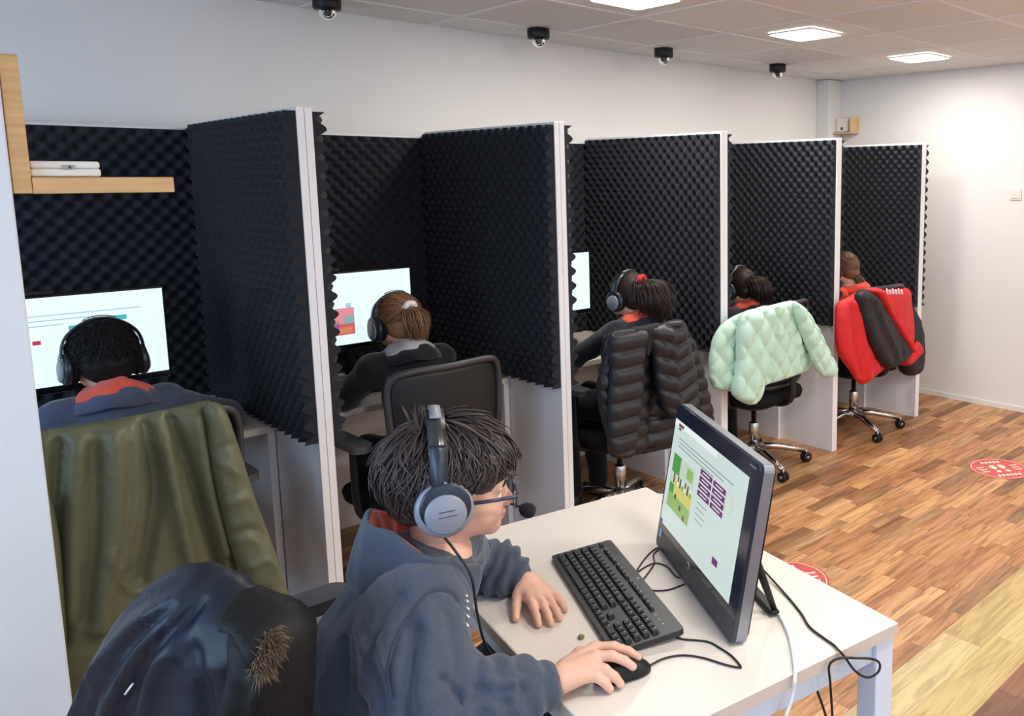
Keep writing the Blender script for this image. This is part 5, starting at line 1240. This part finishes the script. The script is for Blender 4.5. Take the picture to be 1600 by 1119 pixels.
# ---- olive jacket
M_OLIVE = cloth('olive_nylon', srgb(102, 104, 80), 0.42, 0, .06, (38, .5, .006))
pl = Plane((-0.5, -0.125, 0.6), (0, -1, 0)); e = empty('jacket', (-0.5, -0.1, 0.2)); e.location = (0, 0, 0); tag(e, 'olive green jacket draped over the chair back in the leftmost booth', 'jacket', 'jackets hung over chair backs')
pillow('jacket_body', pl, [(46, 682), (62, 675), (130, 663), (200, 651), (262, 640), (318, 629), (336, 634), (348, 690), (360, 790), (382, 890), (398, 965), (330, 990), (250, 1025), (150, 1085), (115, 1135), (60, 1135), (48, 900)], 0.045, M_OLIVE, e, 0.011, 0.06, 0.9,
       [([(118, 672), (108, 800), (100, 960)], .020, .024), ([(172, 662), (172, 790), (150, 970)], .024, .034), ([(222, 655), (238, 760), (216, 900)], .016, -.034), ([(250, 690), (272, 800), (296, 895)], .018, .036), ([(262, 646), (288, 720), (322, 830), (342, 890)], .012, -.042), ([(300, 645), (322, 760), (350, 860)], .014, .026), ([(90, 690), (84, 820), (92, 1000)], .014, -.030), ([(140, 690), (142, 820), (128, 960)], .010, -.014), ([(200, 660), (204, 760), (186, 880)], .010, .012), ([(160, 850), (180, 895), (205, 918)], .009, .014), ([(195, 880), (205, 930)], .009, -.012)], None, .011, 6, 3, 0.5, aniso=(1, .30))
pl2 = Plane((-0.5, -0.165, 0.6), (0, -1, 0))
pillow('sleeve', pl2, [(318, 640), (334, 628), (352, 640), (372, 694), (398, 776), (428, 856), (450, 925), (448, 945), (424, 938), (392, 916), (366, 872), (344, 800), (328, 726)], 0.050, M_OLIVE, e, 0.010, 0.05, 0.9,
       [([(330, 700), (352, 690), (368, 700)], .010, -.012), ([(340, 720), (362, 735)], .010, .010), ([(352, 780), (380, 770), (396, 790)], .012, .012), ([(360, 830), (390, 820), (412, 840)], .012, -.012), ([(380, 880), (410, 868), (430, 885)], .012, .012)], None, .006, 16, 5)
pillow('sleeve', pl2, [(66, 760), (84, 790), (96, 860), (104, 960), (106, 1040), (112, 1085), (98, 1095), (82, 1000), (66, 880)], 0.032, M_OLIVE, e, 0.010, 0.04, 0.9, (), None, .005, 16, 6)
pillow('front_facing', Plane((-0.5, -0.05, 0.6), (0, -1, 0)), [(318, 640), (352, 655), (384, 740), (404, 800), (408, 860), (385, 900), (350, 860), (330, 760)], 0.02, cloth('dark_lining', srgb(52, 44, 46), 0.6), e, 0.012, 0.04)
# ---- black puffer
M_PUFF = cloth('black_puffer', srgb(34, 34, 39), 0.42, 0, .05, (70, .3, .003))
plA = Plane((1.45, -0.075, 0.7), (0, -1, 0)); plB = Plane((1.45, -0.115, 0.7), (0, -1, 0)); plC = Plane((1.45, -0.04, 0.7), (0, -1, 0))
def qh(pitch, ph=0.0, sl=0.0): return lambda a, b: 0.42+0.58*np.abs(np.sin(math.pi*((b+sl*np.abs(a-a.mean()))/pitch+ph)))**0.55
e = empty('puffer_jacket'); tag(e, 'black quilted puffer jacket hung over the chair in the third booth', 'jacket', 'jackets hung over chair backs')
pillow('jacket_body', plC, [(946, 524), (985, 511), (1030, 505), (1064, 499), (1078, 530), (1090, 580), (1094, 640), (1070, 690), (1030, 704), (985, 712), (955, 706), (944, 650), (940, 580)], .045, M_PUFF, e, .010, .06, .8, [([(1012, 520), (1014, 600), (1010, 700)], .03, -.02)], qh(.075), .003, 14, 2)
pillow('front_panel', plB, [(952, 524), (985, 513), (1010, 517), (1005, 560), (1002, 620), (995, 680), (986, 712), (962, 716), (950, 702), (949, 640), (953, 580)], .040, M_PUFF, e, .008, .045, .7, (), qh(.073, .2), .002, 20, 4)
pillow('front_panel', plB, [(1014, 518), (1030, 506), (1064, 499), (1074, 528), (1084, 570), (1090, 622), (1084, 655), (1062, 648), (1044, 652), (1026, 612), (1020, 560)], .042, M_PUFF, e, .008, .05, .7, [([(1040, 520), (1048, 600), (1052, 650)], .02, .012)], qh(.074, .55, -.35), .002, 20, 5)
pillow('sleeve', plA, [(1066, 512), (1080, 528), (1094, 564), (1105, 610), (1113, 654), (1102, 668), (1088, 650), (1079, 596), (1070, 550)], .038, M_PUFF, e, .008, .035, .9, (), qh(.068, .1), .002, 20, 6)
pillow('sleeve', plA, [(950, 540), (941, 568), (934, 606), (939, 648), (952, 692), (962, 680), (960, 620), (958, 570)], .035, M_PUFF, e, .008, .03, .9, (), qh(.06, .3), .002, 20, 7)
pillow('collar', plB, [(985, 514), (1004, 509), (1030, 505), (1022, 525), (1012, 560), (1002, 540)], .018, cloth('puffer_lining', srgb(26, 26, 28), .7), e, .008, .03)
# ---- mint jacket
M_MINT = cloth('mint_quilt', srgb(188, 220, 200), 0.62, .15, .03, (60, .25, .003))
plA = Plane((2.43, -0.085, 0.7), (0, -1, 0)); plB = Plane((2.43, -0.13, 0.7), (0, -1, 0))
def qd(p, ph=0.0): return lambda a, b: 0.36+0.64*(np.abs(np.sin(math.pi*((a+b*.8)/p+ph)))*np.abs(np.sin(math.pi*((a-b*.8)/p+ph))))**0.30
e = empty('quilted_jacket'); tag(e, 'mint green diamond-quilted jacket hung over an office chair', 'jacket', 'jackets hung over chair backs')
pillow('jacket_body', plA, [(1124, 532), (1150, 495), (1200, 478), (1247, 471), (1262, 500), (1270, 540), (1275, 577), (1246, 588), (1202, 600), (1180, 607), (1124, 608)], .040, M_MINT, e, .008, .06, .8, [([(1210, 485), (1204, 540), (1196, 590)], .02, -.02), ([(1240, 480), (1244, 530), (1240, 580)], .03, .012)], qd(.105), .007, 12, 2, .3)
pillow('sleeve', plB, [(1240, 474), (1256, 480), (1272, 505), (1285, 530), (1297, 555), (1306, 574), (1302, 588), (1287, 590), (1275, 577), (1262, 546), (1250, 515)], .046, M_MINT, e, .008, .045, .9, (), qd(.11, .3), .004, 20, 3)
pillow('sleeve', plB, [(1158, 492), (1180, 482), (1203, 480), (1206, 520), (1199, 562), (1191, 600), (1183, 625), (1172, 633), (1150, 623), (1146, 610), (1152, 570), (1153, 530)], .052, M_MINT, e, .008, .05, .9, [([(1180, 500), (1178, 560), (1168, 620)], .02, .008)], qd(.13, .15), .004, 20, 4)
# ---- red and black jacket
M_RED = cloth('red_shell', srgb(208, 38, 42), 0.55); M_BLKJ = cloth('black_shell', srgb(30, 30, 34), 0.55); M_PINK = mat('pink_print', srgb(238, 190, 196), .6)
plA = Plane((3.40, -0.055, 0.7), (0.05, -1, 0)); plB = Plane((3.40, -0.105, 0.7), (0.05, -1, 0)); plC = Plane((3.40, -0.02, 0.7), (0.05, -1, 0))
e = empty('jacket'); tag(e, 'red jacket with black sleeves hung over the chair in the farthest booth', 'jacket', 'jackets hung over chair backs')
pillow('jacket_body', plA, [(1308, 480), (1325, 464), (1342, 456), (1378, 451), (1414, 449), (1421, 472), (1424, 520), (1416, 556), (1384, 575), (1362, 590), (1345, 601), (1330, 582), (1310, 548)], .040, M_RED, e, .009, .06, .8, [([(1330, 470), (1340, 530), (1350, 590)], .03, .016), ([(1322, 480), (1328, 540), (1338, 585)], .02, -.016)], None, .012, 8, 2, aniso=(1, .4))
pillow('sleeve', plB, [(1338, 460), (1360, 456), (1375, 474), (1389, 497), (1406, 523), (1420, 546), (1410, 566), (1382, 575), (1362, 545), (1348, 508)], .042, M_BLKJ, e, .009, .05, .8, [([(1358, 470), (1374, 510), (1394, 556)], .03, .012)], None, .011, 9, 4)
pillow('sleeve', plC, [(1412, 470), (1427, 489), (1435, 516), (1437, 548), (1433, 582), (1412, 584), (1410, 548), (1408, 505)], .06, M_BLKJ, e, .011, .05, .9, (), None, .006, 10, 5)
pillow('red_stripe', plB, [(1358, 453), (1374, 451), (1382, 476), (1396, 500), (1410, 523), (1423, 546), (1419, 551), (1404, 527), (1388, 499), (1370, 470)], .058, M_RED, e, .010, .03, .9)
pillow('red_cuff', Plane((3.40, -0.045, 0.7), (0.05, -1, 0)), [(1424, 530), (1434, 548), (1424, 560), (1412, 572), (1411, 560)], .062, M_RED, e, .011, .03, .9)
for k in range(6):
    u = 1384+k*4.6; pillow('lettering', Plane((3.40, -0.112, 0.7), (0.05, -1, 0)), [(u, 452+(k % 2)*1.5), (u+2.6, 451+(k % 2)*1.5), (u+4.0, 460), (u+1.2, 461)], .006, M_PINK, e, .006, .01)
# ---- navy parka on the foreground chair
M_PARKA = cloth('navy_parka', srgb(24, 30, 43), 0.45, 0, .06, (40, .3, .004)); M_PARKL = cloth('black_parka_lining', srgb(13, 13, 15), .6, 0, .1, (55, .35, .004), .3)
pn = (-0.90, -0.44, 0.0); plA = Plane((-0.765, -1.30, 0.9), pn); plB = Plane((-0.765, -1.30, 0.9), pn, 0.055)
e = empty('parka'); tag(e, 'dark navy hooded parka with fur trim over the foreground chair back', 'jacket', 'jackets hung over chair backs')
fan = [([(338, 900), (262, 950), (200, 1030), (165, 1119)], .008, .012), ([(340, 905), (275, 970), (225, 1050), (200, 1119)], .008, -.012), ([(345, 912), (290, 985), (250, 1060), (235, 1119)], .009, .012), ([(318, 893), (240, 930), (185, 1000), (145, 1100)], .008, -.010), ([(355, 920), (318, 975), (280, 1050), (262, 1119)], .010, -.012), ([(352, 960), (320, 1010), (300, 1119)], .014, .014), ([(345, 893), (352, 950), (385, 1010), (396, 1119)], .010, -.012)]
pillow('parka_body', plA, [(116, 1150), (134, 1085), (160, 1025), (196, 960), (236, 912), (275, 887), (305, 880), (335, 887), (362, 905), (400, 930), (438, 950), (455, 970), (458, 1040), (450, 1130), (440, 1260), (330, 1330), (200, 1330), (125, 1280)], .085, M_PARKA, e, .009, .12, .7, fan, None, .005, 14, 3)
hood_o = pillow('hood', plB, [(380, 921), (392, 924), (408, 932), (442, 950), (464, 970), (476, 1000), (478, 1045), (472, 1119), (464, 1180), (420, 1190), (398, 1130), (388, 1070), (396, 1010), (382, 960), (376, 934)], .075, M_PARKL, e, .009, .06, .8, [([(392, 940), (430, 958), (458, 992), (466, 1050)], .010, .014), ([(388, 958), (420, 975), (442, 1010)], .010, -.016), ([(392, 985), (410, 1040), (408, 1119)], .012, .012), ([(440, 1040), (436, 1119)], .012, -.012), ([(456, 1050), (452, 1119)], .010, .010)], None, .002, 16, 4)
rg = np.random.RandomState(5); fur = []
hv = np.empty(len(hood_o.data.vertices)*3); hood_o.data.vertices.foreach_get('co', hv)
bv = BVHTree.FromPolygons([tuple(v) for v in hv.reshape(-1, 3)], [tuple(p.vertices) for p in hood_o.data.polygons])
for k in range(1100):
    t = rg.uniform(0, 1); u = 428-22*t+rg.normal()*5; v = 992+56*t+rg.normal()*5
    h = bv.ray_cast(Vector(CAM), Vector(ray(u, v)).normalized())
    if h[0] is None: continue
    p = np.array(h[0]); n_ = np.array(h[1]); n_ = n_ if n_@(CAM-p) > 0 else -n_
    d_ = n_*rg.uniform(.25, .8)+rg.normal(size=3)*0.5+RT*0.25-v3(0, 0, .35); d_ /= np.linalg.norm(d_); l_ = rg.uniform(.010, .024)
    fur.append(np.array([p-n_*.002, p+(d_*.7+n_*.3)*l_*.35, p+d_*l_*.7, p+d_*l_-v3(0, 0, .004)]))
V2, Q2 = strand_mesh(fur, .0007, 3); me = fast_mesh('fur_trim', V2, Q2); me.materials.append(hair_mat('tan_fur', srgb(64, 50, 38), srgb(132, 106, 78), .6)); link('fur_trim', me, None, e)['kind'] = 'stuff'
MB().tube([plB.o+plB.n*.03+np.array(plB.ab(226, 1066))[0]*plB.a+np.array(plB.ab(226, 1066))[1]*plB.b, plB.o+plB.n*.03+np.array(plB.ab(238, 1050))[0]*plB.a+np.array(plB.ab(238, 1050))[1]*plB.b], .0018, 6).build('reflective_mark', M_TIEW, e)
